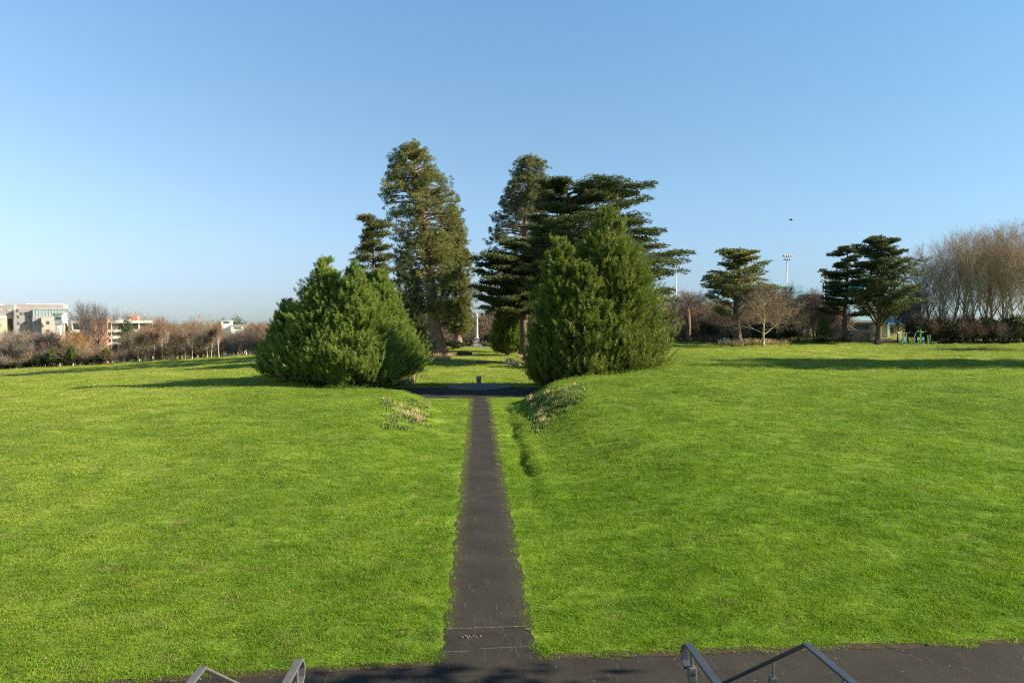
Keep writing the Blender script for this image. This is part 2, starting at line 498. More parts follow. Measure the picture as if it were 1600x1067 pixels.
class MB:
    """collects boxes, tubes and polygons into one mesh"""
    def __init__(s): s.v, s.f = [], []
    def poly(s, pts, faces):
        b = len(s.v); s.v += [tuple(p) for p in pts]; s.f += [tuple(i + b for i in f) for f in faces]; return s
    def box(s, c, size, rz=0.0, mat=None):
        x, y, z = [q / 2 for q in size]
        P = [Vector((sx * x, sy * y, sz * z)) for sz in (-1, 1) for sx, sy in ((-1, -1), (1, -1), (1, 1), (-1, 1))]
        m = mat if mat is not None else Matrix.Rotation(rz, 3, 'Z')
        P = [m @ p + Vector(c) for p in P]
        return s.poly(P, [(3, 2, 1, 0), (4, 5, 6, 7), (0, 1, 5, 4), (1, 2, 6, 5), (2, 3, 7, 6), (3, 0, 4, 7)])
    def bar(s, a, b, w, t=None):
        """rectangular bar from a to b, width w (sideways), thickness t"""
        a, b = Vector(a), Vector(b); t = t or w
        d = b - a; L = d.length; z = d / L
        ref = Vector((0, 0, 1)) if abs(z.z) < 0.95 else Vector((0, 1, 0))
        x = ref.cross(z).normalized(); y = z.cross(x)
        m = Matrix((x, y, z)).transposed()
        return s.box((a + b) / 2, (w, t, L), mat=m)
    def tube(s, pts, rad, n=8, caps=True):
        pts = [Vector(p) for p in pts]
        if not hasattr(rad, '__len__'): rad = [rad] * len(pts)
        b = len(s.v); prev = None
        for i, p in enumerate(pts):
            d = (pts[min(i + 1, len(pts) - 1)] - pts[max(i - 1, 0)]).normalized()
            ref = prev if prev is not None else (Vector((1, 0, 0)) if abs(d.x) < 0.9 else Vector((0, 1, 0)))
            x = (ref - d * ref.dot(d)).normalized(); prev = x; y = d.cross(x)
            for k in range(n):
                a = 2 * math.pi * k / n
                s.v.append(tuple(p + (x * math.cos(a) + y * math.sin(a)) * rad[i]))
        for i in range(len(pts) - 1):
            for k in range(n):
                k2 = (k + 1) % n
                s.f.append((b + i * n + k, b + i * n + k2, b + (i + 1) * n + k2, b + (i + 1) * n + k))
        if caps:
            s.f.append(tuple(b + k for k in reversed(range(n))))
            s.f.append(tuple(b + (len(pts) - 1) * n + k for k in range(n)))
        return s
    def lathe(s, c, prof, n=24):
        b = len(s.v); c = Vector(c)
        for r, z in prof:
            for k in range(n):
                a = 2 * math.pi * k / n
                s.v.append((c.x + r * math.cos(a), c.y + r * math.sin(a), c.z + z))
        for i in range(len(prof) - 1):
            for k in range(n):
                k2 = (k + 1) % n
                s.f.append((b + i * n + k, b + i * n + k2, b + (i + 1) * n + k2, b + (i + 1) * n + k))
        s.f.append(tuple(b + k for k in reversed(range(n))))
        s.f.append(tuple(b + (len(prof) - 1) * n + k for k in range(n)))
        return s
    def build(s, name, mat, parent=None, smooth=False, bevel=0.0):
        me = bpy.data.meshes.new(name)
        me.from_pydata(s.v, [], s.f)
        me.materials.append(mat)
        if smooth: me.polygons.foreach_set("use_smooth", [True] * len(me.polygons))
        me.update()
        o = link(name, me, parent)
        if bevel:
            m = o.modifiers.new("bevel", 'BEVEL'); m.width = bevel; m.segments = 2; m.limit_method = 'ANGLE'
        return o

def copy_tree(o, parent=None):
    c = o.copy(); COL.objects.link(c)
    if parent: c.parent = parent
    for ch in list(o.children):
        copy_tree(ch, c)
    return c

# vectorised geometry -------------------------------------------------
def unit(a):
    return a / np.maximum(np.linalg.norm(a, axis=-1, keepdims=True), 1e-9)

def leaves(c, axis, L, Wd, g):
    """one slim kite per leaf: c (n,3), axis (n,3) unit, L, Wd (n,)"""
    n = len(c)
    r = unit(g.normal(size=(n, 3)))
    side = unit(np.cross(axis, r))
    L = np.broadcast_to(L, (n,))[:, None]; Wd = np.broadcast_to(Wd, (n,))[:, None]
    m = c + axis * L * 0.4
    V = np.stack([c, m + side * Wd / 2, c + axis * L, m - side * Wd / 2], 1).reshape(-1, 3)
    Fq = np.arange(n * 4).reshape(n, 4)
    return V, Fq

def segs(p0, p1, r0, r1, n=5):
    p0, p1 = np.asarray(p0, float), np.asarray(p1, float)
    r0 = np.asarray(r0, float)[:, None]; r1 = np.asarray(r1, float)[:, None]
    d = unit(p1 - p0)
    ref = np.where(np.abs(d[:, 2:3]) < 0.9, np.array([[0, 0, 1.0]]), np.array([[1.0, 0, 0]]))
    x = unit(np.cross(ref, d)); y = np.cross(d, x)
    rings = []
    for k in range(n):
        a = 2 * math.pi * k / n
        rings.append(x * math.cos(a) + y * math.sin(a))
    ring = np.stack(rings, 1)                      # (m,n,3)
    A = p0[:, None] + ring * r0[:, None]; B = p1[:, None] + ring * r1[:, None]
    V = np.concatenate([A, B], 1).reshape(-1, 3)
    m = len(p0)
    base = (np.arange(m) * 2 * n)[:, None, None]
    k = np.arange(n); k2 = (k + 1) % n
    q = np.stack([k, k2, k2 + n, k + n], 1)[None]
    return V, (base + q).reshape(-1, 4)

def join(parts):
    Vs, Fs, b = [], [], 0
    for V, Fq in parts:
        Vs.append(V); Fs.append(Fq + b); b += len(V)
    return np.concatenate(Vs), np.concatenate(Fs)

# ------------------------------------------------------------------ terrain
def axis_coords(lim_in, step_in, lim_mid, step_mid, lim_out, ratio=1.25):
    a = list(np.arange(0, lim_in, step_in)) + list(np.arange(lim_in, lim_mid, step_mid))
    s, p = step_mid, lim_mid
    while p < lim_out:
        a.append(p); s *= ratio; p += s
    a.append(lim_out)
    return np.array(a)

ax = axis_coords(13, 0.25, 70, 1.25, 4000)
gx = np.concatenate([-ax[:0:-1], ax])
gy = np.concatenate([[-600, -200, -80, -30, -10, 0, 8, 12, 14], np.arange(15, 84, 0.5), 84 + axis_coords(20, 1.0, 170, 2.5, 4000)])
X, Y = np.meshgrid(gx, gy)
Z = H(X, Y)
nv, nu = X.shape
idx = np.arange(nv * nu).reshape(nv, nu)
q = np.stack([idx[:-1, :-1], idx[:-1, 1:], idx[1:, 1:], idx[1:, :-1]], -1).reshape(-1, 4)
ground = link("ground", np_mesh("ground", np.stack([X, Y, Z], -1).reshape(-1, 3), [q], M['ground'], True))
tag(ground, kind='structure')

def edge_b(x):                     # where the forecourt tarmac meets the lawn
    return 15.62 + np.where(np.asarray(x) < 1.0, 0.085, 0.024) * (np.asarray(x) - 1.0)

def strip(name, xs_l, xs_r, ys, zoff, mat, nx=6):
    V = []
    for xl, xr, y in zip(xs_l, xs_r, ys):
        for k in range(nx):
            x = xl + (xr - xl) * k / (nx - 1)
            V.append((x, y, h(x, y) + zoff))
    n = len(ys); i = np.arange(n * nx).reshape(n, nx)
    Q = np.stack([i[:-1, :-1], i[:-1, 1:], i[1:, 1:], i[1:, :-1]], -1).reshape(-1, 4)
    return tag(link(name, np_mesh(name, np.array(V), [Q], mat)), kind='structure')

def wob(y, s):
    return 0.05 * math.sin(y * 2.3 + s) + 0.035 * math.sin(y * 6.1 + 2 * s) + 0.02 * math.sin(y * 13 + s)

ys = np.arange(17.25, 69.01, 0.2)
strip("path", [-1.02 + wob(y, 1) for y in ys], [1.02 + wob(y, 4) for y in ys], ys, 0.008, M['path'])
# forecourt at the foot of the steps, with the throat that meets the path
fx = np.arange(-45, 45.1, 0.5)
V, Q = [], []
for x in fx:
    V += [(x, 5.0, 0.004), (x, float(edge_b(x)) + wob(x, 2) * 0.8, 0.004)]
for i in range(len(fx) - 1):
    Q.append((2 * i, 2 * i + 2, 2 * i + 3, 2 * i + 1))
fc = tag(link("forecourt", np_mesh("forecourt", np.array(V), [np.array(Q)], M['tarmac'])), kind='structure')
ys = np.arange(14.9, 17.31, 0.2)
strip("path_throat", [-1.06 + wob(y, 1) - 0.12 * max(0, 16.4 - y) for y in ys], [1.06 + wob(y, 4) + 0.12 * max(0, 16.4 - y) for y in ys], ys, 0.0075, M['tarmac'])
for yj, x0, x1 in ((17.26, -0.95, 0.98), (16.05, -1.0, -0.45), (16.15, -0.2, 0.95)):
    m = MB(); n = 14
    for i in range(n):
        a = x0 + (x1 - x0) * i / n; b = x0 + (x1 - x0) * (i + 0.93) / n
        y = yj + 0.05 * a + random.uniform(-.006, .006)
        m.poly([(a, y, .012), (b, y + .004, .012), (b, y + .022, .012), (a, y + .019, .012)], [(0, 1, 2, 3)])
    tag(m.build("path_joint", M['joint']), kind='structure')

M['soil'] = solid("damp_brown_soil", (0.060, 0.042, 0.026), 0.95, var=0.4, scale=14, bump=0.6, spec=0.1)
V, Q = [], []
fx2 = np.arange(-44, 44.1, 0.25)
for x in fx2:
    y = float(edge_b(x)) + wob(x, 2) * 0.8
    V += [(x, y - .05 - .03 * math.sin(x * 7) - .02 * math.sin(x * 17), .009), (x, y + .22, .009 + max(0, h(x, y + .22)))]
for i in range(len(fx2) - 1): Q.append((2 * i, 2 * i + 2, 2 * i + 3, 2 * i + 1))
V = np.array(V); Q = np.array([q_ for q_ in Q if not (-1.35 < (V[q_[0]][0] + V[q_[1]][0]) / 2 < 1.35)])
tag(link("soil_edge", np_mesh("soil_edge", V, [Q], M['soil'])), kind='structure')
# the crossing walk at the end of the cutting
cx = np.arange(-13.5, 13.6, 0.5)
V = []; Q = []
for x in cx:
    y0 = 68.6 + 0.18 * math.sin(x * .7); y1 = 79.6 + 0.3 * math.sin(x * .5 + 1) - 0.0 * x
    V += [(x, y0, 0.012), (x, y1, 0.012)]
for i in range(len(cx) - 1): Q.append((2 * i, 2 * i + 2, 2 * i + 3, 2 * i + 1))
tag(link("crossing_walk", np_mesh("crossing_walk", np.array(V), [np.array(Q)], M['tarmac'])), kind='structure')

# the walk along the far side of the right-hand field
pts = [G(px, d) for px, d in ((1270, 127), (1330, 121), (1400, 118), (1500, 116), (1620, 115), (1760, 112))]
WALK = [(pts[i], pts[i + 1]) for i in range(len(pts) - 1)]
V = []
for i in range(len(pts) - 1):
    for t in np.linspace(0, 1, 12, endpoint=(i == len(pts) - 2)):
        p = pts[i].lerp(pts[i + 1], t); dr = (pts[i + 1] - pts[i]).normalized(); nrm = Vector((-dr.y, dr.x, 0))
        for w in (-1.1, 0, 1.1):
            q_ = p + nrm * w; V.append((q_.x, q_.y, h(q_.x, q_.y) + 0.09))
n = len(V) // 3; i = np.arange(n * 3).reshape(n, 3)
Q = np.stack([i[:-1, :-1], i[:-1, 1:], i[1:, 1:], i[1:, :-1]], -1).reshape(-1, 4)
tag(link("field_walk", np_mesh("field_walk", np.array(V), [Q], M['tarmac'])), kind='structure')

# terrace and flight of steps below the camera
m = MB()
TZ = 4.12
m.box((0.2, -4.0, TZ / 2), (9.0, 17.6, TZ))
ns = 25; rise = TZ / ns; run = rise / 0.667
for k in range(ns - 1):
    zt = TZ - rise * (k + 1)
    m.box((0.2, 4.8 + run * (k + 0.5) + 0.001 * k, zt / 2), (6.2, run - 0.002, zt))
tag(m.build("steps", M['stone']), kind='structure')
m = MB(); m.box((0.2, -4.5, TZ + 0.68), (9.0, 10.8, 1.36))
tag(m.build("upper_terrace", M['stone']), kind='structure')

# ------------------------------------------------------------------ grass
def tuft(seed, n=112, rad=0.26, hgt=0.054):
    g = np.random.default_rng(seed)
    a = g.uniform(0, 2 * math.pi, n); r = rad * np.sqrt(g.uniform(0, 1, n))
    c = np.stack([r * np.cos(a), r * np.sin(a), np.full(n, -0.012)], 1)
    ax_ = unit(np.stack([g.normal(0, .62, n), g.normal(0, .62, n), np.full(n, .78)], 1))
    L = hgt * g.uniform(0.55, 1.25, n); wd = 0.0085 * g.uniform(.7, 1.4, n)
    side = unit(np.cross(ax_, unit(g.normal(size=(n, 3)))))
    mid = c + ax_ * L[:, None] * .55
    bend = np.stack([g.normal(0, .4, n), g.normal(0, .4, n), np.zeros(n)], 1) * L[:, None] * .5
    tip = c + ax_ * L[:, None] + bend
    V = np.stack([c - side * wd[:, None] / 2, c + side * wd[:, None] / 2, mid + side * wd[:, None] / 2.4, tip, mid - side * wd[:, None] / 2.4], 1).reshape(-1, 3)
    i = np.arange(n) * 5
    return np_mesh("grass_tuft", V, [np.stack([i, i + 1, i + 2, i + 4], 1), np.stack([i + 4, i + 2, i + 3], 1)], M['blade'])

protos = [bpy.data.objects.new("grass_tuft", tuft(100 + k)) for k in range(5)]

def scatter_group(protos):
    ng = bpy.data.node_groups.new("grass_scatter", 'GeometryNodeTree')
    ng.interface.new_socket("Geometry", in_out='INPUT', socket_type='NodeSocketGeometry')
    ng.interface.new_socket("Geometry", in_out='OUTPUT', socket_type='NodeSocketGeometry')
    N, L = ng.nodes, ng.links
    gi, go = N.new("NodeGroupInput"), N.new("NodeGroupOutput")
    iop = N.new("GeometryNodeInstanceOnPoints")
    jn = N.new("GeometryNodeJoinGeometry")
    for p in reversed(protos):
        oi = N.new("GeometryNodeObjectInfo")
        oi.inputs[0].default_value = p
        oi.inputs["As Instance"].default_value = True
        L.new(oi.outputs["Geometry"], jn.inputs[0])
    def attr(nm, ty):
        a = N.new("GeometryNodeInputNamedAttribute"); a.data_type = ty
        a.inputs["Name"].default_value = nm
        return a.outputs[0]
    L.new(gi.outputs[0], iop.inputs["Points"])
    L.new(jn.outputs[0], iop.inputs["Instance"])
    iop.inputs["Pick Instance"].default_value = True
    L.new(attr("pick", 'INT'), iop.inputs["Instance Index"])
    L.new(attr("rot", 'FLOAT_VECTOR'), iop.inputs["Rotation"])
    L.new(attr("scl", 'FLOAT_VECTOR'), iop.inputs["Scale"])
    L.new(iop.outputs[0], go.inputs[0])
    return ng

def grass_points():
    g = np.random.default_rng(5)
    P, S = [], []
    # density falls with distance squared, tuft size grows with it
    bands = [(14.6, 22, 46, 1.0), (22, 32, 26, 1.25), (32, 46, 14, 1.7), (46, 66, 7.5, 2.3), (66, 95, 3.4, 3.3), (95, 140, 1.6, 4.6), (140, 196, 0.8, 6.2)]
    for y0, y1, den, sc in bands:
        xa, xb = -0.70 * y1 - 5, 0.78 * y1 + 5
        if y0 > 120: xb = 14
        n = int((xb - xa) * (y1 - y0) * den)
        x = g.uniform(xa, xb, n); y = g.uniform(y0, y1, n)
        keep = (x > -0.70 * y - 5) & (x < 0.78 * y + 5)
        e = 0.04 * np.sin(y * 3.1) + 0.03 * np.sin(y * 8.3 + x)
        rad = 0.17 * sc * (0.6)
        keep &= ~((np.abs(x) < 1.0 + e + np.minimum(rad, .25) * 0.55) & (y < 69))
        keep &= y > edge_b(x) + 0.12 + 0.06 * np.sin(x * 4.0) + 0.05 * np.sin(x * 11.)
        keep &= ~((y > 68.4) & (y < 79.9) & (np.abs(x) < 13))
        for (a_, b_) in WALK:
            ab = np.array([b_[0] - a_[0], b_[1] - a_[1]]); tt_ = np.clip(((x - a_[0]) * ab[0] + (y - a_[1]) * ab[1]) / (ab @ ab), 0, 1)
            keep &= np.hypot(x - a_[0] - tt_ * ab[0], y - a_[1] - tt_ * ab[1]) > 1.35
        x, y = x[keep], y[keep]
        P.append(np.stack([x, y, H(x, y)], 1))
        s = sc * g.uniform(.75, 1.3, len(x))
        cl = 0.55 + 0.9 * (0.5 + 0.5 * np.sin(x * 1.9 + 2 * np.sin(y * .8)) * np.sin(y * 1.7 + 1.5 * np.sin(x * 1.1)))
        hz = s / sc ** 0.80 * cl * g.uniform(.8, 1.25, len(x))
        S.append(np.stack([s, s, hz], 1))
    return np.concatenate(P), np.concatenate(S)

gp, gs = grass_points()
me = bpy.data.meshes.new("grass")
me.vertices.add(len(gp)); me.vertices.foreach_set("co", gp.astype(np.float32).ravel())
rot = np.zeros((len(gp), 3), np.float32)
sx_ = (H(gp[:, 0] + .3, gp[:, 1]) - H(gp[:, 0] - .3, gp[:, 1])) / .6
sy_ = (H(gp[:, 0], gp[:, 1] + .3) - H(gp[:, 0], gp[:, 1] - .3)) / .6
rot[:, 2] = rng.uniform(0, 6.283, len(gp)); 
ca, sa = np.cos(rot[:, 2]), np.sin(rot[:, 2])
rot[:, 0] = np.arctan(-sx_ * sa + sy_ * ca) + rng.normal(0, .10, len(gp))
rot[:, 1] = -np.arctan(sx_ * ca + sy_ * sa) + rng.normal(0, .10, len(gp))
a = me.attributes.new("rot", 'FLOAT_VECTOR', 'POINT'); a.data.foreach_set("vector", rot.ravel())
a = me.attributes.new("scl", 'FLOAT_VECTOR', 'POINT'); a.data.foreach_set("vector", gs.astype(np.float32).ravel())
a = me.attributes.new("pick", 'INT', 'POINT'); a.data.foreach_set("value", rng.integers(0, len(protos), len(gp)).astype(np.int32))
grass = link("grass", me)
tag(grass, "short mown bright green lawn grass either side of the tarmac path", "grass", kind='stuff')
md = grass.modifiers.new("scatter", 'NODES'); md.node_group = scatter_group(protos)
print("grass tufts", len(gp))

def dry_patch(spots, seed, mat, Lr=(0.35, 0.7), wd=0.02):
    """spots: (x, y, radius, count)"""
    g = np.random.default_rng(seed); parts = []
    for x, y, r, n in spots:
        a = g.uniform(0, 6.283, n); rr = r * np.sqrt(g.uniform(0, 1, n))
        px, py = x + rr * np.cos(a), y + rr * np.sin(a)
        c = np.stack([px, py, H(px, py) - .02], 1)
        ax_ = unit(np.stack([g.normal(0, .38, n), g.normal(0, .38, n), np.ones(n)], 1))
        parts.append(leaves(c, ax_, g.uniform(*Lr, n), wd * g.uniform(.7, 1.5, n), g))
    return join(parts)

def spots(rows):
    o = []
    for px, py, r, n in rows:
        p = hit(px, py); o.append((p.x, p.y, r, n))
    return o
bank = spots([(668, 634, .35, 60), (640, 650, .55, 420), (652, 655, .6, 480), (630, 645, .5, 150), (645, 641, .5, 120), (660, 648, .4, 100), (622, 634, .5, 90), (655, 662, .4, 80), (606, 625, .4, 40),
        (827, 628, .22, 260), (829, 624, .2, 160), (834, 638, .2, 90), (842, 652, .22, 120), (849, 660, .22, 120), (846, 645, .25, 70), (862, 625, .3, 70), (880, 612, .35, 70), (900, 604, .35, 60), (872, 632, .3, 40), (855, 616, .3, 60)])
V, Q = join([dry_patch(bank[:10], 3, M['dry'], (0.14, 0.42), .022), dry_patch(bank[10:], 4, M['dry'], (0.2, 0.6), .02)])
tag(link("dry_grass", np_mesh("dry_grass", V, [Q], M['dry'])), "straw coloured dead grass tussocks on the banks beside the path", "dry grass", kind='stuff')
av = []
g_ = random.Random(4)
for cxp, cyp, n, sx, sy in ((-7.0, 138, 26, 2.2, 9), (9.0, 128, 16, 1.6, 10), (7, 118, 8, 2.5, 4), (5.0, 123, 3, .5, .5), (-9.3, 84, 6, 2, 1.5)):
    for k in range(n):
        av.append((cxp + g_.uniform(-sx, sx), cyp + g_.uniform(-sy, sy), g_.uniform(.3, .9), g_.randint(60, 160)))
V, Q = dry_patch(av, 9, M['dry'], (0.4, 1.25), .05)
tag(link("dry_grass", np_mesh("dry_grass", V, [Q], M['dry'])), "tall straw coloured grass round the trunks of the avenue trees", "dry grass", kind='stuff')
av = []
for px, n in ((1130, 5), (1142, 8), (1155, 8), (1168, 7), (1180, 8), (1192, 9), (1203, 7), (1212, 4), (1227, 4)):
    for k in range(n):
        p = G(px + g_.uniform(-6, 6), 111 + g_.uniform(-1.5, 2)); av.append((p.x, p.y, .25, 40))
V, Q = dry_patch(av, 19, M['dry'], (0.4, 1.3), .05)
tag(link("dry_grass", np_mesh("dry_grass", V, [Q], M['dry'])), "row of dry straw stalks under the bare tree on the right field", "dry grass", kind='stuff')
ws = []
for k in range(150):
    px = g_.uniform(832, 912); py = g_.uniform(602 + (912 - px) * .25, 668 - (px - 850) * .75)
    p = hit(px, max(py, 597)); ws.append((p.x, p.y, .4, 60))
for k in range(50):
    p = hit(g_.uniform(600, 668), g_.uniform(624, 672)); ws.append((p.x, p.y, .4, 34))
V, Q = dry_patch(ws, 23, M['weed'], (0.12, 0.34), .07)
tag(link("weeds", np_mesh("weeds", V, [Q], M['weed'])), "rough leafy weeds covering the steep ends of both banks", "weeds", kind='stuff')
vv = dry_patch([(x, 17.27 + .04 * x, .04, 26) for x in (-.95, -.88, -.8, -.7, -.6, -.42, -.3, .1, .3, .62, .7, .85)], 29, M['weed'], (.02, .05), .012)
tag(link("weeds", np_mesh("weeds", vv[0], [vv[1]], M['dry'])), "tiny moss and weeds in the joint across the path", "weeds", kind='stuff')

# ------------------------------------------------------------------ trees
def young_sequoia(seed, Ht, Rm, nb=620, pw=0.85, wob_=0.17, scale=1.0, low=0.0):
    """dense cone of upturned plumes; returns (foliage mesh arrays, wood arrays)"""
    g = np.random.default_rng(seed)
    t = 1 - np.sqrt(g.uniform(0.0004, 1, nb))
    t = np.clip(low + t * (1 - low), 0, .985)
    az = np.arange(nb) * 2.39996 + g.normal(0, .3, nb)
    ph = g.uniform(0, 6.28, 4)
    prof = np.minimum(1.0, 0.86 + 1.2 * t) * (1 - t) ** pw
    lob = 1 + wob_ * (np.sin(az * 3 + ph[0] + t * 9) * .5 + np.sin(az * 5 + ph[1] - t * 14) * .5) + g.normal(0, .07, nb)
    r = np.maximum(Rm * prof * lob, 0.22)
    out = np.stack([np.cos(az), np.sin(az), np.zeros(nb)], 1)
    z0 = t * Ht
    p0 = np.stack([np.zeros(nb), np.zeros(nb), z0 + .1], 1)
    tip = out * r[:, None]; tip[:, 2] = np.minimum(z0 + r * .22 + .15, Ht * 1.0)
    wood = segs(p0, tip, .012 * Ht / 4 * (1 - t) + .01, np.full(nb, .006), 4)
    K = 8
    s = np.linspace(.42, 1.0, K)[None, :] + g.normal(0, .05, (nb, K)); s = np.clip(s, .12, 1.03)
    base = p0[:, None] * (1 - s[..., None]) + tip[:, None] * s[..., None]
    base = base + g.normal(0, 1, (nb, K, 3)) * np.array([1, 1, .7]) * (0.03 * Rm + 0.055 * r[:, None, None])
    base[..., 2] = np.maximum(base[..., 2], .08)
    sd = out[:, None] * .52 + np.array([0, 0, .80]) + g.normal(0, .26, (nb, K, 3))
    top = t[:, None, None] > .8
    sd = unit(np.where(top, sd + np.array([0, 0, .8]), sd))
    sl = scale * g.uniform(.6, 1.15, (nb, K)) * (0.60 + .5 * (1 - t))[:, None]
    Mn = 36
    u = np.linspace(.02, .92, Mn)
    c = base[:, :, None] + sd[:, :, None] * (sl[..., None] * u)[..., None]
    e1 = unit(np.cross(sd, unit(g.normal(size=(nb, K, 3))))); e2 = np.cross(sd, e1)
    an = np.arange(Mn) * 2.2
    side = e1[:, :, None] * np.cos(an)[None, None, :, None] + e2[:, :, None] * np.sin(an)[None, None, :, None]
    ax_ = unit(sd[:, :, None] * .85 + side * .62 + g.normal(0, .10, (nb, K, Mn, 3)))
    L = scale * .36 * (1.1 - .60 * u)[None, None] * g.uniform(.75, 1.25, (nb, K, Mn))
    V, Q = leaves(c.reshape(-1, 3), ax_.reshape(-1, 3), L.ravel(), .038 * scale, g)
    # leader
    lead = segs(np.array([[0, 0, 0.0], [0, 0, Ht * .6]]), np.array([[0, 0, Ht * .6], [0, 0, Ht]]), np.array([.028 * Ht, .012 * Ht]), np.array([.012 * Ht, .01]), 8)
    return (V, Q), join([wood, lead])

def tree_thing(name, loc, fol, wood, fmat, wmat, label, cat="tree", group=None):
    t = empty(name, loc, label, cat, group)
    link("trunk", np_mesh("trunk", wood[0], [wood[1]], wmat, True), t)
    link("crown", np_mesh("crown", fol[0], [fol[1]], fmat), t)
    return t

def plant_young(px, d, py_top, Rm, seed, label, mat='seq_young', nb=620, pw=.85, scale=1.0, low=0.0, sink=0.0, group="young giant sequoias at the end of the banks"):
    b = G(px, d); Ht = ztop(px, py_top, d) - b.z
    f, w = young_sequoia(seed, Ht, Rm, nb, pw, scale=scale, low=low)
    return tree_thing("sequoia_tree", b, f, w, M[mat], M['bark_red'], label, "conifer tree", group)

plant_young(512, 78, 404, 5.9, 1, "dense young sequoia with the tallest tip of the clump left of the path", nb=860, pw=.95, scale=1.12)
plant_young(552, 76.5, 412, 4.9, 2, "young sequoia with a slim tip just right of the tallest one in the left clump", nb=640, pw=.9, scale=1.12)
plant_young(449, 79, 474, 2.7, 3, "low rounded young sequoia at the outer left edge of the left clump", nb=420, pw=.75, scale=1.1)
plant_young(594, 84, 424, 4.9, 4, "smooth pale green young sequoia at the right end of the left clump", nb=760, pw=.9, scale=1.15)
plant_young(635, 117, 394, 3.9, 5, "narrow dark conifer in shadow behind the left clump beside the avenue", 'cedar', nb=560, pw=.6)  # darker cedar needles put this tree's shade into its colour
plant_young(950, 78, 327, 6.3, 6, "biggest bushy young sequoia right of the path, in front of the cedar", 'seq_young_r', nb=1150, pw=.64, scale=1.22)
plant_young(874, 75, 368, 3.1, 7, "narrow dark edged young sequoia standing over the crossing, right of the path", 'seq_young_r', nb=560, pw=.6, scale=1.25)
plant_young(908, 74.5, 405, 4.0, 8, "lower young sequoia bulging in front of the right hand pair", 'seq_young_r', nb=520, pw=.62, scale=1.2)
plant_young(794, 152, 440, 3.0, 9, "sunlit spruce-like conifer on the right side of the avenue by the column", 'seq_young_r', nb=420, pw=.6, scale=1.4, group="conifers along the avenue")

def old_sequoia(seed, Ht, ext, lean=(0, 0), rb=1.5, ncl=300, nl=260, cr=1.5, zmin=.1, leaf=.32):
    """ext: list of (z, left extent, right extent) in metres around the trunk"""
    g = np.random.default_rng(seed)
    ez = np.array([e[0] for e in ext]); el = np.array([e[1] for e in ext]); er = np.array([e[2] for e in ext])
    def axis(z):
        f = (z / Ht) ** 1.2
        return np.stack([lean[0] * f + .25 * np.sin(z * .25 + seed), lean[1] * f + 0 * z, z], -1)
    zz = np.linspace(0, Ht * .985, 26)
    ra = rb * (1 - zz / Ht) ** .8 * .62 + rb * .5 * np.exp(-zz / 1.6) + .03
    P = axis(zz)
    mb = MB(); mb.tube([Vector(p) for p in P], list(ra), 14)
    wood = [(np.array(mb.v), None)]
    z = Ht * (zmin + (1 - zmin) * np.sort(g.uniform(0, 1, ncl)) ** .9)
    az = np.arange(ncl) * 2.39996 + g.normal(0, .5, ncl)
    L = np.interp(z, ez, el); Rr = np.interp(z, ez, er)
    c = np.cos(az); k = np.abs(c)
    rad = np.where(c > 0, Rr, L) * k + (L + Rr) / 2 * (1 - k)
    rad = rad * np.where(g.uniform(0, 1, ncl) < .72, g.uniform(.74, 1.14, ncl), g.uniform(.3, .74, ncl))
    out = np.stack([np.cos(az), np.sin(az), np.zeros(ncl)], 1)
    z = np.minimum(z, Ht - .4)
    tip = axis(z) + out * np.maximum(rad - cr * .6, .15)[:, None]
    start = axis(np.maximum(z - rad * .05, .5) )
    mid = (start + tip) / 2 + np.array([0, 0, .4])
    bw = segs(np.concatenate([start, mid]), np.concatenate([mid, tip]), np.concatenate([.05 + .018 * rad, .035 + .01 * rad]), np.concatenate([.035 + .01 * rad, np.full(ncl, .02)]), 5)
    sz = cr * g.uniform(.55, 1.2, ncl) * np.clip(.45 + .2 * rad, .5, 1.15)
    nt_ = np.maximum((nl / 22 * (sz / cr) ** 1.7).astype(int), 4)
    rep = np.repeat(np.arange(ncl), nt_)
    q_ = unit(g.normal(size=(len(rep), 3))) * (g.uniform(0, 1, len(rep)) ** .5)[:, None]
    q_[:, 2] = q_[:, 2] * .75 + .1 - .25 * (q_ * out[rep]).sum(1)
    tc = tip[rep] + q_ * sz[rep][:, None]
    m_ = 44
    tr_ = .44 * g.uniform(.7, 1.35, len(rep))
    d_ = unit(g.normal(size=(len(rep), m_, 3)))
    ce = (tc[:, None] + d_ * tr_[:, None, None] * g.uniform(.15, .75, (len(rep), m_, 1)) * np.array([1.1, 1.1, .8])).reshape(-1, 3)
    ax_ = unit(d_ * .9 + q_[:, None] * .35 + np.array([0, 0, .2]) + g.normal(0, .25, d_.shape)).reshape(-1, 3)
    V, Q = leaves(ce, ax_, leaf * g.uniform(.6, 1.3, len(ce)), leaf * .34, g)
    tb = segs(tip[rep] * .65 + axis(tip[rep][:, 2]) * .35, tc, np.full(len(rep), .035), np.full(len(rep), .012), 3)
    bw = join([bw, tb])
    return (V, Q), (mb, bw)

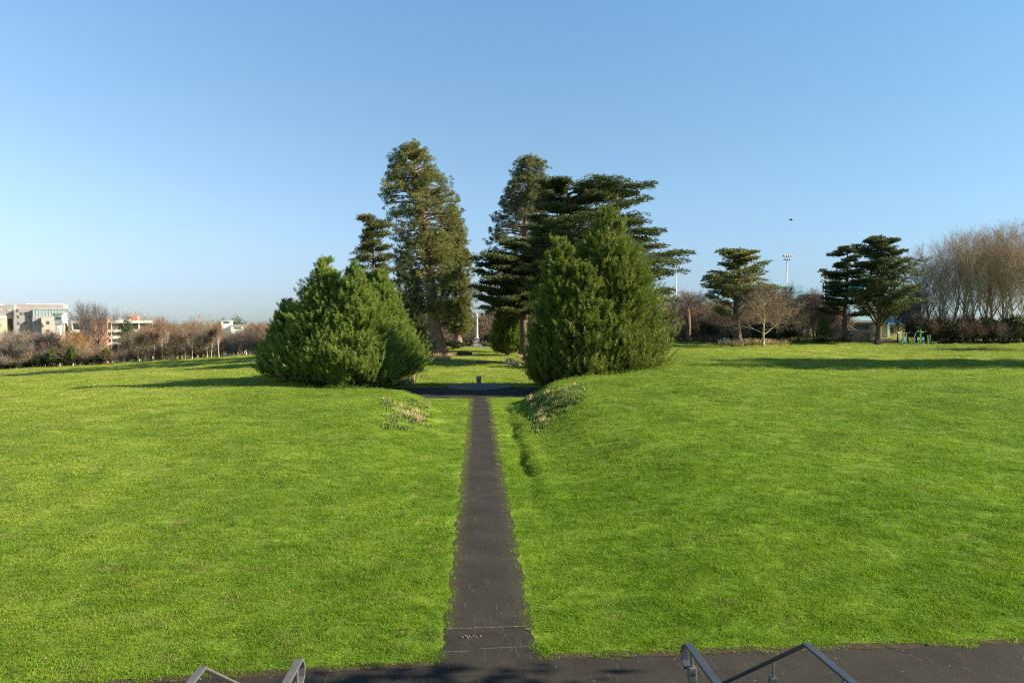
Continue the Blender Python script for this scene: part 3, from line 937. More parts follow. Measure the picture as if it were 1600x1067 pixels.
def plant_old(px, d, py_top, ext_px, seed, label, mat, lean_px=0, rb=1.5, group="old giant sequoias lining the avenue", py_base=None, **kw):
    b = G(px, d); ppm = F_PX / d
    Ht = ztop(px + lean_px, py_top, d) - b.z
    pyb = 533.5 + 0  # rows to metres through the true height of each row
    ext = sorted([(max(0.0, ztop(px, y, d) - b.z), (px + lean_px * (max(0, ztop(px, y, d) - b.z) / Ht) ** 1.2 - xl) / ppm,
                   (xr - px - lean_px * (max(0, ztop(px, y, d) - b.z) / Ht) ** 1.2) / ppm) for y, xl, xr in ext_px])
    ext = [(z, max(.4, l * 1.08), max(.4, r * 1.08)) for z, l, r in ext]
    (V, Q), (mb, bw) = old_sequoia(seed, Ht, ext, (lean_px / ppm, 0), rb, **kw)
    t = empty("sequoia_tree", b, label, "conifer tree", group)
    tr = mb.build("trunk", M['bark_red'], t, True)
    link("branches", np_mesh("branches", bw[0], [bw[1]], M['bark_red'], True), t)
    link("crown", np_mesh("crown", V, [Q], M[mat]), t)
    return t

plant_old(684, 147, 228, [(228, 640, 650), (236, 624, 668), (255, 617, 684), (272, 620, 692), (285, 604, 700), (296, 596, 704), (318, 598, 716), (335, 612, 720),
                          (360, 614, 720), (400, 622, 716), (450, 630, 716), (500, 640, 716), (545, 655, 712)], 21,
          "tallest old sequoia left of the avenue with a bare red trunk showing in its crown", 'seq_old', lean_px=-37, rb=2.2, ncl=275, cr=1.75, zmin=.2)
plant_old(716, 190, 322, [(322, 700, 712), (340, 692, 722), (370, 688, 730), (420, 686, 738), (470, 684, 745), (505, 688, 741), (525, 695, 730)], 22,
          "broad olive green old sequoia behind the tallest one, left of the column", 'seq_old', lean_px=-8, rb=1.5, ncl=330, cr=1.8, zmin=.09)
plant_old(818, 168, 248, [(248, 815, 832), (262, 800, 850), (280, 800, 856), (296, 782, 858), (330, 782, 862), (352, 770, 865), (380, 764, 860), (405, 746, 856), (450, 752, 850), (500, 762, 845), (545, 772, 838)], 23,
          "tall grey green old sequoia right of the avenue, rising behind the cedar", 'seq_old_r', lean_px=6, rb=1.7, ncl=300, cr=1.7, zmin=.1)

def cedar(seed, Ht, ext, nlimb=46, rb=.8, leaf=.5, per=70, plates=7, thick=.22, zlow=.25, lean=(0, 0), snap=.42, rise_k=.38, extra=()):
    g = np.random.default_rng(seed)
    ez = np.array([e[0] for e in ext]); el = np.array([e[1] for e in ext]); er = np.array([e[2] for e in ext])
    zz = np.linspace(0, Ht * .97, 14)
    P = [Vector((lean[0] * (z / Ht) + .2 * math.sin(z * .35 + seed), lean[1] * z / Ht, z)) for z in zz]
    ra = [rb * (1 - z / Ht) ** .75 * .8 + rb * .45 * math.exp(-z / .9) + .03 for z in zz]
    mb = MB(); mb.tube(P, ra, 12)
    Sp0, Sp1, Sr0, Sr1 = [], [], [], []
    C, A = [], []
    zl = zlow * Ht + (1 - zlow) * Ht * (np.arange(nlimb) + .5) / nlimb
    # limbs bunch in tiers
    tier = Ht / 9.5
    zl = np.round(zl / tier) * tier * snap + zl * (1 - snap) + g.normal(0, .022 * Ht, nlimb)
    for i in range(nlimb + len(extra)):
        if i < nlimb:
            z = min(max(zl[i], zlow * Ht * .9), Ht * .985); az = i * 2.39996 + g.normal(0, .35)
        else:
            z, az = extra[i - nlimb][:2]
        c_ = math.cos(az); k = abs(c_)
        l_, r_ = np.interp(z, ez, el), np.interp(z, ez, er)
        Ln = ((r_ if c_ > 0 else l_) * k + (l_ + r_) / 2 * (1 - k)) * g.uniform(.64, 1.06)
        if i >= nlimb: Ln = extra[i - nlimb][2]
        out = np.array([math.cos(az), math.sin(az), 0])
        rise = min(rise_k * Ln * (1.2 - .9 * z / Ht), z * .68)
        z0 = z - rise
        fx_ = lean[0] * (z0 / Ht) + .2 * math.sin(z0 * .35 + seed)
        p0 = np.array([fx_, lean[1] * z0 / Ht, z0])
        p1 = p0 + out * Ln * .38 + np.array([0, 0, rise * .85])
        p2 = p0 + out * Ln + np.array([0, 0, rise + g.normal(.03, .07) * Ln])
        p2[2] = min(p2[2], Ht * g.uniform(.95, .995))
        nseg = 6; prev = p0; r0 = .05 + .022 * Ln
        pts = []
        for s in range(1, nseg + 1):
            t = s / nseg
            q_ = (1 - t) ** 2 * p0 + 2 * t * (1 - t) * p1 + t * t * p2
            Sp0.append(prev); Sp1.append(q_); Sr0.append(r0 * (1.05 - (s - 1) / nseg)); Sr1.append(r0 * (1.05 - s / nseg)); prev = q_
        perp = np.array([-out[1], out[0], 0])
        for s in np.linspace(.36, 1.0, plates):
            q_ = (1 - s) ** 2 * p0 + 2 * s * (1 - s) * p1 + s * s * p2
            half = Ln * .26 * math.sin(min(1, (s - .18) / .5) * 1.57) * (1.12 - .55 * s) + .3
            for w in (-1, -.5, 0, .5, 1):
                if g.uniform() < .30: continue
                cc = q_ + perp * half * w * g.uniform(.75, 1.2) + out * (half * .35 * (1 - abs(w))) + g.normal(0, .12, 3)
                Sp0.append(q_); Sp1.append(cc); Sr0.append(.03); Sr1.append(.012)
                n = int(per * g.uniform(.6, 1.3) * (1.5 if i >= nlimb else 1))
                rr = (.34 + .075 * Ln) * g.uniform(.8, 1.25)
                a = g.uniform(0, 6.283, n); q2 = rr * np.sqrt(g.uniform(0, 1, n))
                pos = np.stack([q2 * np.cos(a), q2 * np.sin(a), g.normal(0, thick, n) * .5 - .12 * q2 ** 2 / max(rr, .1)], 1)
                C.append(cc + pos)
                dv = unit(pos * np.array([1, 1, .2]) + 1e-6) * .8 + out * .5 + np.array([0, 0, .25]) + g.normal(0, .4, (n, 3))
                A.append(unit(dv))
    C = np.concatenate(C); A = np.concatenate(A)
    V, Q = leaves(C, A, leaf * g.uniform(.6, 1.3, len(C)), leaf * .34, g)
    return (V, Q), mb, segs(Sp0, Sp1, Sr0, Sr1, 5)

def plant_cedar(px, d, py_top, ext_px, seed, label, mat='cedar', lean_px=0, group=None, cat="cedar tree", tips=(), **kw):
    b = G(px, d); ppm = F_PX / d
    Ht = ztop(px, py_top, d) - b.z
    ext = []
    for y, xl, xr in ext_px:
        z = max(0, ztop(px, y, d) - b.z); ax0 = px + lean_px * z / Ht
        ext.append((z, max(.3, (ax0 - xl) / ppm), max(.3, (xr - ax0) / ppm)))
    ext.sort()
    gg = random.Random(seed); extra = []
    for tx, ty in tips:
        z = ztop(px, ty, d) - b.z; L = (tx - (px + lean_px * z / Ht)) / ppm; a = gg.uniform(-.35, .35)
        extra.append((z, a if L > 0 else math.pi + a, max(1.0, abs(L) * .96 - .9) / math.cos(a)))
    (V, Q), mb, bw = cedar(seed, Ht, ext, extra=extra, lean=(lean_px / ppm, 0), **kw)
    t = empty("cedar_tree", b, label, cat, group)
    mb.build("trunk", M['bark_dark'], t, True)
    link("branches", np_mesh("branches", bw[0], [bw[1]], M['bark_dark'], True), t)
    link("crown", np_mesh("crown", V, [Q], M[mat]), t)
    return t

plant_cedar(886, 124, 287, [(287, 850, 925), (300, 832, 1012), (320, 826, 985), (340, 826, 1012), (365, 822, 1030), (385, 820, 1040), (405, 822, 1064), (430, 820, 1052), (460, 825, 1048), (490, 850, 1000)], 31,
            "great flat topped cedar towering over the bushy sequoia right of the path", tips=((1010, 303), (985, 312), (965, 296), (992, 330), (1020, 348), (1030, 364), (1012, 378), (1042, 388), (1064, 402), (1050, 408), (1040, 424), (1058, 436), (1046, 456), (1038, 474), (850, 300), (838, 318)), nlimb=84, rb=1.1, per=84, leaf=.42, plates=8, zlow=.36)
plant_cedar(817, 148, 372, [(372, 800, 835), (385, 775, 850), (405, 744, 862), (440, 740, 862), (475, 746, 860), (500, 768, 850)], 32,
            "dark cedar with a straight black trunk on the right edge of the avenue", tips=((752, 398), (746, 418), (744, 436), (748, 455), (752, 474)), nlimb=56, rb=.95, per=86, leaf=.46, plates=7, zlow=.38, thick=.3)
plant_cedar(583, 160, 336, [(336, 560, 604), (348, 556, 612), (362, 575, 612), (385, 560, 612), (408, 546, 620), (430, 560, 630), (480, 565, 620)], 33,
            "slim layered cedar behind the left clump, with sky between its tiers", 'cedar_y', nlimb=66, rb=.5, per=46, leaf=.38, plates=5, zlow=.38, snap=.0, thick=.4)
plant_cedar(1152, 112, 386, [(386, 1130, 1172), (396, 1116, 1180), (412, 1125, 1192), (430, 1098, 1200), (440, 1094, 1212), (460, 1115, 1216), (485, 1105, 1216), (505, 1108, 1150)], 34,
            "yellowish flat topped cedar behind the bare tree on the right field", 'cedar_y', tips=((1098, 432), (1094, 442), (1205, 432), (1214, 446), (1108, 486)), nlimb=34, rb=.7, per=44, leaf=.34, plates=5, thick=.15, zlow=.46, rise_k=.7)
plant_cedar(1321, 123, 386, [(386, 1312, 1330), (396, 1298, 1338), (412, 1300, 1345), (428, 1278, 1345), (450, 1285, 1350), (470, 1290, 1352), (484, 1268, 1352), (500, 1290, 1340)], 35,
            "smaller cedar with a bare lower trunk, left of the big spreading one", 'cedar', tips=((1276, 430), (1266, 486), (1280, 452), (1278, 474)), nlimb=34, rb=.5, per=46, leaf=.34, plates=6, thick=.15, zlow=.33, rise_k=.2)
plant_cedar(1374, 117, 368, [(368, 1366, 1386), (378, 1352, 1400), (388, 1338, 1414), (398, 1346, 1424), (415, 1340, 1436), (435, 1328, 1442), (455, 1322, 1444), (475, 1330, 1440), (490, 1345, 1420)], 36,
            "big spreading cedar on many dark limbs, beside the green exercise machines", 'cedar', nlimb=60, rb=.50, per=44, leaf=.34, plates=6, thick=.15, zlow=.38, rise_k=1.3)

# bare trees -----------------------------------------------------------
def bare_arrays(seed, Ht, spread=.5, limbs=11, up=.35, trunk_f=.32, rb=.28, depth=4, twigw=.035, bush=False, dens=1.0, spray=3):
    g = random.Random(seed)
    S = []; T = []
    def perp(d):
        v = Vector((g.gauss(0, 1), g.gauss(0, 1), g.gauss(0, 1)))
        v -= d * v.dot(d)
        return v.normalized()
    def grow(p, d, L, r, lev):
        nseg = 3 if lev < 3 else 2
        q_ = p; dd = d.copy(); pts = [p.copy()]
        for s in range(nseg):
            dd = (dd + perp(dd) * g.uniform(.05, .22) + Vector((0, 0, up * .22))).normalized()
            e = q_ + dd * L / nseg
            r0 = r * (1 - .75 * s / nseg); r1 = r * (1 - .75 * (s + 1) / nseg)
            (S if lev < 3 else T).append((q_.copy(), e.copy(), max(r0, .012), max(r1, .006)))
            q_ = e; pts.append(e.copy())
        if lev >= depth: return
        n = {1: 6, 2: 6, 3: 5}.get(lev, 5)
        n = max(2, int(n * dens + g.random()))
        for k in range(n):
            f = .25 + .75 * (k + g.random()) / n
            i = min(int(f * nseg), nseg - 1); pp = pts[i].lerp(pts[i + 1], f * nseg - i)
            nd = (dd * .75 + perp(dd) * g.uniform(.45, .95) + Vector((0, 0, up * .5))).normalized()
            grow(pp, nd, L * g.uniform(.42, .66), r * .42, lev + 1)
        grow(q_, (dd + perp(dd) * .15).normalized(), L * .6, r * .34, lev + 1)
    if bush:
        for k in range(limbs):
            a = g.uniform(0, 6.283); d = Vector((math.cos(a) * spread, math.sin(a) * spread, 1)).normalized()
            grow(Vector((g.gauss(0, .5), g.gauss(0, .5), 0)), d, Ht * g.uniform(.4, .62), rb * g.uniform(.5, 1), 1)
    else:
        n = 8; pts = [Vector((0, 0, -.1))]; d = Vector((0, 0, 1))
        th = Ht * .78
        for s in range(n):
            d = (d + perp(d) * .07 + Vector((0, 0, .3))).normalized(); pts.append(pts[-1] + d * th / n)
        for s in range(n):
            S.append((pts[s], pts[s + 1], rb * (1 - .85 * s / n) + (.35 * rb if s == 0 else 0), rb * (1 - .85 * (s + 1) / n)))
        for k in range(limbs):
            f = trunk_f + (1 - trunk_f) * (k + .3 * g.random()) / limbs
            i = min(int(f * n), n - 1); pp = pts[i].lerp(pts[i + 1], f * n - i)
            a = k * 2.4 + g.uniform(-.4, .4)
            sp = spread * (1.15 - .35 * f)
            d = Vector((math.cos(a) * sp, math.sin(a) * sp, 1 - sp * .75)).normalized()
            L = Ht * (.50 - .26 * (f - trunk_f) / (1 - trunk_f)) * g.uniform(.8, 1.1) * (.7 + .5 * spread)
            grow(pp, d, L, rb * .42 * (1.1 - f * .6), 1)
        grow(pts[-1], d, Ht * .22, rb * .2, 2)
    p0 = np.array([s[0] for s in S]); p1 = np.array([s[1] for s in S])
    wood = segs(p0, p1, [s[2] for s in S], [s[3] for s in S], 6)
    p0 = np.array([s[0] for s in T]); p1 = np.array([s[1] for s in T])
    gg = np.random.default_rng(seed)
    ax_ = p1 - p0; L = np.linalg.norm(ax_, axis=1)
    tw = leaves(p0, unit(ax_), L * 1.04, np.full(len(L), twigw), gg)
    # last fine spray on the twig ends
    m = spray
    c = np.repeat(p1, m, 0); a2 = unit(np.repeat(unit(ax_), m, 0) + gg.normal(0, .45, (len(c), 3)) + np.array([0, 0, .12]))
    fine = leaves(c, a2, np.repeat(L, m) * gg.uniform(.5, 1.0, len(c)), np.full(len(c), twigw * .6), gg)
    return wood, join([tw, fine])

def tidy(arr, Ht):
    """scale a grown tree to its intended height"""
    (wv, wf), (tv, tf) = arr
    k = Ht / max(tv[:, 2].max(), 1e-3)
    return (wv * k, wf), (tv * k, tf)

KINDS = {}
def kind(name, seed, Ht, tm, wm, **kw):
    w, t = tidy(bare_arrays(seed, Ht, **kw), Ht)
    KINDS[name] = (np_mesh("trunk", w[0], [w[1]], M[wm], True), np_mesh("crown", t[0], [t[1]], M[tm]), Ht)

kind('oak', 41, 12, 'twig', 'bark_brown', spread=.75, limbs=12, up=.22, trunk_f=.26, rb=.30, twigw=.045)
kind('round', 42, 12, 'twig_grey', 'bark_brown', spread=.62, limbs=12, up=.3, trunk_f=.3, rb=.26, twigw=.04)
kind('elm', 43, 16, 'twig_elm', 'bark_dark', spread=.58, limbs=11, up=.38, trunk_f=.36, rb=.66, twigw=.06, dens=.95, spray=1)
kind('birch', 44, 12, 'twig_red', 'bark_birch', spread=.42, limbs=12, up=.28, trunk_f=.42, rb=.22, twigw=.035)
kind('birch_slim', 45, 11, 'twig', 'bark_birch', spread=.36, limbs=11, up=.3, trunk_f=.48, rb=.20, twigw=.035)
kind('willow', 46, 11, 'twig_gold', 'bark_pale', spread=.55, limbs=13, up=.42, trunk_f=.16, rb=.24, twigw=.04)
kind('field', 47, 11, 'twig', 'bark_pale', spread=.80, limbs=15, up=.14, trunk_f=.24, rb=.24, twigw=.04)
kind('poplar', 48, 20, 'twig_pale', 'bark_pale', spread=.28, limbs=14, up=.8, trunk_f=.12, rb=.24, twigw=.026, dens=.85, spray=1)
kind('poplar_wide', 49, 18, 'twig_pale', 'bark_pale', spread=.38, limbs=14, up=.7, trunk_f=.10, rb=.24, twigw=.026, dens=.85, spray=1)
kind('scrub', 50, 6, 'twig', 'bark_brown', spread=.7, limbs=13, up=.3, rb=.07, twigw=.04, bush=True, depth=3)
kind('scrub_red', 51, 5.5, 'twig_red', 'bark_brown', spread=.65, limbs=13, up=.35, rb=.07, twigw=.04, bush=True, depth=3)
kind('scrub_grey', 52, 6, 'twig_grey', 'bark_brown', spread=.75, limbs=13, up=.3, rb=.07, twigw=.04, bush=True, depth=3)

def bare(kindname, loc, Ht, label, name="bare_tree", cat="bare tree", group=None, rz=None, wide=1.0):
    tr, cr, H0 = KINDS[kindname]
    t = empty(name, loc, label, cat, group, random.uniform(0, 6.28) if rz is None else rz)
    s = Ht / H0; t.scale = (s * wide, s * wide, s)
    link("trunk", tr, t); link("crown", cr, t)
    return t

def evergreen_arrays(seed, Ht, Rm, n=9000, leaf=.3):
    g = np.random.default_rng(seed)
    nc = 46
    u = unit(g.normal(size=(nc, 3))); u[:, 2] = np.abs(u[:, 2]) * 1.0 - .15
    cc = u * g.uniform(.55, .95, (nc, 1)) * np.array([Rm * .8, Rm * .8, Ht * .48]) + np.array([0, 0, Ht * .45])
    cc[:, 2] = np.clip(cc[:, 2], .15 * Ht, None)
    rep = g.integers(0, nc, n)
    q_ = unit(g.normal(size=(n, 3))) * g.uniform(0, 1, (n, 1)) ** .4
    c = cc[rep] + q_ * np.array([Rm, Rm, Ht * .5]) * .34
    c[:, 2] = np.maximum(c[:, 2], .05)
    V, Q = leaves(c, unit(q_ + g.normal(0, .6, (n, 3))), leaf * g.uniform(.6, 1.3, n), leaf * .5, g)
    k = min(1, Ht / V[:, 2].max()); V[:, 2] *= k
    st = [(np.zeros(3), cc[i] * .95) for i in range(0, nc, 3)]
    w = segs([s[0] for s in st], [s[1] for s in st], [.06 * Ht / 4] * len(st), [.015] * len(st), 5)
    return (V, Q), w
EV = {}
for nm, sd, Ht, Rm, mt in (('dark', 61, 4, 3, 'evergreen'), ('ivy', 62, 4, 2.6, 'ivy'), ('pine', 63, 8, 4, 'cedar')):
    f, w = evergreen_arrays(sd, Ht, Rm)
    EV[nm] = (np_mesh("stems", w[0], [w[1]], M['bark_dark']), np_mesh("foliage", f[0], [f[1]], M[mt]), Ht, Rm)

def ever(kindname, loc, Ht, Rm, label, name="evergreen_bush", cat="bush", group=None):
    st, fo, H0, R0 = EV[kindname]
    t = empty(name, loc, label, cat, group, random.uniform(0, 6.28))
    t.scale = (Rm / R0, Rm / R0, Ht / H0)
    link("stems", st, t); link("foliage", fo, t)
    return t

# --- woodland belt along the left edge of the field
WOOD = "bare woodland trees along the left edge of the field"
WLAB = "bare brown woodland tree in the belt along the left edge of the field"
gl = random.Random(77)
def left_tree(px, d, top, kd, label=WLAB, group=WOOD, wide=1.0, name="bare_tree"):
    b = G(px, d); return bare(kd, b, max(3, ztop(px, top, d) - b.z), label, name, "bare tree", group, wide=wide)
left_tree(134, 199, 463, 'elm', "left one of the two tall bare elms before the car park", None, .74)
left_tree(156, 203, 466, 'elm', "right one of the two tall bare elms, before the brick tower", None, .80)
left_tree(313, 193, 497, 'oak', "gnarled bare oak with a pale broken limb among the birches", None, 1.15)
left_tree(120, 196, 512, 'willow', "golden twigged bare willow below the white stair tower", None)
left_tree(22, 194, 508, 'round', "rounded bare tree at the far left edge, in front of the hospital", None, 1.1)
for px, top in ((178, 530), (193, 526), (233, 505), (241, 508), (254, 505), (289, 512), (330, 505), (342, 498), (324, 520), (215, 515), (300, 508)):
    left_tree(px, 187 + gl.uniform(-1, 1), top, gl.choice(['birch', 'birch_slim']), "pale stemmed birch at the front of the left woodland belt", "birches in the left woodland belt", .8)
top_pts = [(0, 520), (60, 508), (100, 520), (160, 536), (218, 536), (226, 494), (260, 490), (300, 497), (335, 503), (350, 506), (372, 509), (384, 507), (392, 499), (430, 496)]
for k in range(88):
    px = -40 + 480 * (k + gl.random()) / 88
    d = gl.uniform(196, 236)
    tp = np.interp(px, [p[0] for p in top_pts], [p[1] for p in top_pts]) + gl.uniform(0, 20)
    left_tree(px, d, tp, gl.choice(['oak', 'round', 'birch', 'willow', 'oak', 'round', 'elm']), wide=gl.uniform(.9, 1.25))
for k in range(60):
    px = -40 + 490 * (k + gl.random()) / 60
    d = gl.uniform(190, 200)
    b = G(px, d)
    bare(gl.choice(['scrub', 'scrub_red', 'scrub_grey', 'scrub']), b, gl.uniform(3.2, 6.5), "low leafless brown scrub bush at the foot of the left woodland belt", "bare_bush", "bush",
         "leafless bushes under the left woodland belt", wide=gl.uniform(.9, 1.4))
for px, hh, rr in ((5, 2.2, 3), (30, 2, 3), (60, 3, 2.2), (82, 5.5, 1.6), (100, 3, 2.4), (150, 2.5, 1.8), (112, 6, 1.4), (165, 4.5, 1.2)):
    ever('ivy' if hh > 3 else 'dark', G(px, 191.5), hh, rr, "small dark evergreen bush under the bare trees of the left belt", group="evergreen bushes under the left belt")

# far wood beyond the belt, reads as one mass
def far_wood(px0, px1, d0, d1, tops, n, seed, mat):
    g = np.random.default_rng(seed); parts = []
    for k in range(n):
        px = g.uniform(px0, px1); d = g.uniform(d0, d1)
        b = G(px, d); tp = np.interp(px, [t[0] for t in tops], [t[1] for t in tops]) + abs(g.normal(0, 5))
        Ht = max(4, ztop(px, tp, d) - b.z); rr = g.uniform(3, 5.5)
        m = 420
        q_ = unit(g.normal(size=(m, 3))) * g.uniform(0, 1, (m, 1)) ** .45
        c = np.array(b) + np.array([0, 0, Ht * .58]) + q_ * np.array([rr, rr, Ht * .42])
        ax_ = unit(q_ * .6 + np.array([0, 0, .6]) + g.normal(0, .5, (m, 3)))
        parts.append(leaves(c, ax_, g.uniform(.9, 2.2, m), .11, g))
        st = np.array([[0, 0, 0]]) + np.array(b)
        parts.append(segs(st, st + np.array([[0, 0, Ht * .7]]), [.3], [.1], 4))
    return join(parts)
V, Q = far_wood(92, 470, 325, 440, [(90, 505), (150, 500), (205, 482), (250, 492), (285, 502), (310, 486), (345, 497), (380, 505), (420, 500), (470, 496)], 150, 71, 'twig')
tag(link("distant_wood", np_mesh("distant_wood", V, [Q], M['twig'])), "hazy brown mass of bare wood on the skyline at left", "wood", kind='stuff')
V, Q = far_wood(-60, 160, 238, 262, [(-60, 518), (160, 515)], 40, 72, 'twig')
tag(link("distant_wood", np_mesh("distant_wood", V, [Q], M['twig_red'])), "brown mass of bare wood in front of the hospital walls", "wood", kind='stuff')
V, Q = far_wood(640, 860, 215, 300, [(640, 505), (860, 500)], 60, 73, 'twig')
tag(link("distant_wood", np_mesh("distant_wood", V, [Q], M['twig'])), "brown bare wood closing the far end of the avenue", "wood", kind='stuff')
V, Q = far_wood(1020, 1330, 142, 165, [(1020, 455), (1060, 446), (1090, 465), (1160, 466), (1215, 450), (1232, 470), (1300, 478), (1330, 485)], 24, 74, 'twig')
tag(link("distant_wood", np_mesh("distant_wood", V, [Q], M['twig_red'])), "reddish brown mass of twigs behind the right field, before the teal roofs", "wood", kind='stuff')

ever('pine', G(372, 330), ztop(372, 489, 330) - G(372, 330).z, 6.0, "dark spreading pine on the skyline behind the white house", "pine_tree", "pine tree")
ever('pine', G(349, 345), ztop(349, 493, 345) - G(349, 345).z, 4.2, "smaller round topped pine left of the skyline pine", "pine_tree", "pine tree")
ever('pine', G(200, 240), ztop(200, 487, 240) - G(200, 240).z, 3.1, "olive green pine between the car park and bare trees", "pine_tree", "pine tree")

# --- right edge of the field
b = G(1193, 108)
t = bare('field', b, ztop(1193, 432, 108) - b.z, "spreading bare tree with a pale trunk standing alone on the right field", wide=1.0, rz=0.4)
RW = "bare trees in the wood behind the right field"
for px, d, top, kd, lb in ((1075, 128, 445, 'round', "bare reddish tree behind the broken trunk"), (1108, 131, 452, 'oak', "wide bare tree between the broken trunk and the yellowish cedar"),
                           (1218, 126, 436, 'round', "bare tree directly right of the yellowish cedar crown"), (1248, 124, 452, 'oak', "dense dark bare tree right of the lone field tree"),
                           (1262, 131, 446, 'birch', "thin upright bare tree under the second floodlight"), (1290, 130, 474, 'round', "bare tree left of the smaller cedar, against the teal roof")):
    b = G(px, d); bare(kd, b, ztop(px, top, d) - b.z, lb, group=RW, wide=1.1)
gr = random.Random(91)
for k in range(9):
    px = 1040 + 270 * (k + gr.random()) / 9; d = gr.uniform(127, 138); b = G(px, d)
    bare(gr.choice(['oak', 'round', 'birch']), b, ztop(px, 466 + gr.uniform(0, 25), d) - b.z, "bare brown tree within the thicket behind the right field", group="bare thicket trees behind the right field", wide=1.2)
for k in range(22):
    px = 1045 + 270 * (k + gr.random()) / 22; d = gr.uniform(121, 128); b = G(px, d)
    bare(gr.choice(['scrub', 'scrub_red', 'scrub_grey']), b, gr.uniform(2.2, 4.6), "low bare scrub bush under the thicket behind the right field", "bare_bush", "bush", "scrub bushes behind the right field", wide=1.2)
for k in range(13):
    px = 1058 + 185 * (k + .3 * gr.random()) / 13; b = G(px, 124.5 + gr.uniform(-.8, .8))
    ever('dark', b, gr.uniform(2.6, 4.0), gr.uniform(1.6, 2.4), "dark evergreen hedge bush behind the timber fence", group="dark hedge behind the timber fence")
ever('ivy', G(1287, 121), 4.4, 0.9, "ivy covered stump clump left of the smaller cedar", "ivy_bush", "bush")
ever('ivy', G(1284, 119.5), 0.9, 1.7, "low bright ivy mound at the edge of the right field", "ivy_bush", "bush")

# clipped hedge between smaller and big cedar
def hedge(p0, p1, hgt, wid, seed, mat, n):
    g = np.random.default_rng(seed)
    p0, p1 = np.array(p0), np.array(p1); L = np.linalg.norm(p1 - p0); dr = (p1 - p0) / L; pr = np.array([-dr[1], dr[0], 0])
    s = g.uniform(0, 1, n); w = g.uniform(-1, 1, n); z = g.uniform(0, 1, n) ** .7
    c = p0 + np.outer(s, p1 - p0) + np.outer(w * wid / 2, pr) + np.outer(z * hgt * (1 + .05 * np.sin(s * 20)), [0, 0, 1])
    lv = leaves(c, unit(g.normal(size=(n, 3))), g.uniform(.15, .35, n), .09, g)
    m = MB(); mid = (p0 + p1) / 2                     # solid core added so the hedge looks lighter
    m.box((mid[0], mid[1], mid[2] + hgt * .47), (L, wid * .8, hgt * .94), math.atan2(dr[1], dr[0]))
    return join([lv, (np.array(m.v), np.array(m.f))])
V, Q = hedge(G(1300, 127), G(1362, 125.5), 1.75, 1.3, 81, M['twig'], 9000)
tag(link("clipped_hedge", np_mesh("clipped_hedge", V, [Q], M['hedge'])), "straight clipped brown hedge behind the walking person", "hedge")

for px, d, top in ((1402, 125, 470), (1418, 124, 462), (1432, 126, 440)):
    b = G(px, d); bare('round', b, ztop(px, top, d) - b.z, "dark bare tree between the big cedar and the poplars, before the blue roof", group="bare trees before the blue roof")
# tall bare poplars on the right and the dark thicket at their feet
POP = "tall bare poplars at the right edge"
for px, d, top, kd in ((1452, 127, 372, 'poplar_wide'), (1470, 131, 360, 'poplar'), (1486, 126, 352, 'poplar_wide'), (1502, 130, 346, 'poplar'), (1520, 125, 350, 'poplar_wide'), (1538, 129, 340, 'poplar'),
                       (1552, 125, 345, 'poplar_wide'), (1568, 128, 334, 'poplar'), (1586, 124, 336, 'poplar_wide'), (1602, 127, 330, 'poplar'), (1622, 125, 335, 'poplar'), (1645, 126, 338, 'poplar_wide'),
                       (1512, 122, 380, 'poplar'), (1577, 121, 365, 'poplar'), (1478, 123, 395, 'poplar'), (1545, 133, 350, 'poplar'), (1612, 121, 372, 'poplar_wide'), (1440, 130, 400, 'poplar')):
    b = G(px, d); bare(kd, b, ztop(px, top, d) - b.z, "tall pale bare poplar with upswept branches in the stand at right", group=POP, wide=1.15)
for k in range(16):
    px = 1432 + 210 * (k + gr.random()) / 16; b = G(px, gr.uniform(119, 124))
    bare(gr.choice(['scrub', 'scrub_grey', 'scrub_red']), b, gr.uniform(3.5, 6.5), "tangled bare bush at the feet of the poplar stand", "bare_bush", "bush", "tangled bushes under the poplars", wide=1.15)
for k in range(24):
    px = 1426 + 215 * (k + .5 * gr.random()) / 24; b = G(px, gr.uniform(118.5, 124))
    ever('dark', b, gr.uniform(2.4, 5.0), gr.uniform(1.4, 2.6), "dark evergreen thicket bush under the poplar stand", group="dark thicket under the poplars")
b = G(1660, 100)
bare('willow', b, ztop(1660, 430, 100) - b.z, "leaning straw coloured bare tree reaching in at the right edge", wide=1.2)
# trees beyond the right edge of the view (they cast the bands of shade over the field)
for x, y, Ht, rr in ((67, 69.5, 25, 5), (80, 72, 29, 5.5), (94, 70, 26, 5), (72, 75, 27, 3.6)):
    ever('pine', Vector((x, y, h(x, y))), Ht, rr, "tall dark pine out on the field beyond the right edge", "pine_tree", "pine tree", "pines beyond the right edge")
for x, y, Ht, kd in ((98, 60, 18, 'round'), (120, 72, 18, 'oak'), (110, 84, 17, 'elm')):
    bare(kd, Vector((x, y, h(x, y))), Ht, "bare tree out on the field beyond the right edge", group="bare trees beyond the right edge", wide=1.3)
f, w = evergreen_arrays(66, 10, 6.0, 8000, .5)  # unseen tree added to throw soft shade across the forecourt and lawn edge
f[0][:, 2] += 6.5; w[0][:, 2] += 6.5
tk = segs([[0, 0, -.1]], [[0, 0, 7.5]], [.6], [.4], 10); w = join([w, tk])
tt = empty("added_shade_oak", (21, 7.9, h(21, 7.9)), "added holm oak out of view at right, there to shade the forecourt", "tree")
link("stems", np_mesh("stems", w[0], [w[1]], M['bark_dark']), tt); link("foliage", np_mesh("foliage", f[0], [f[1]], M['evergreen']), tt)

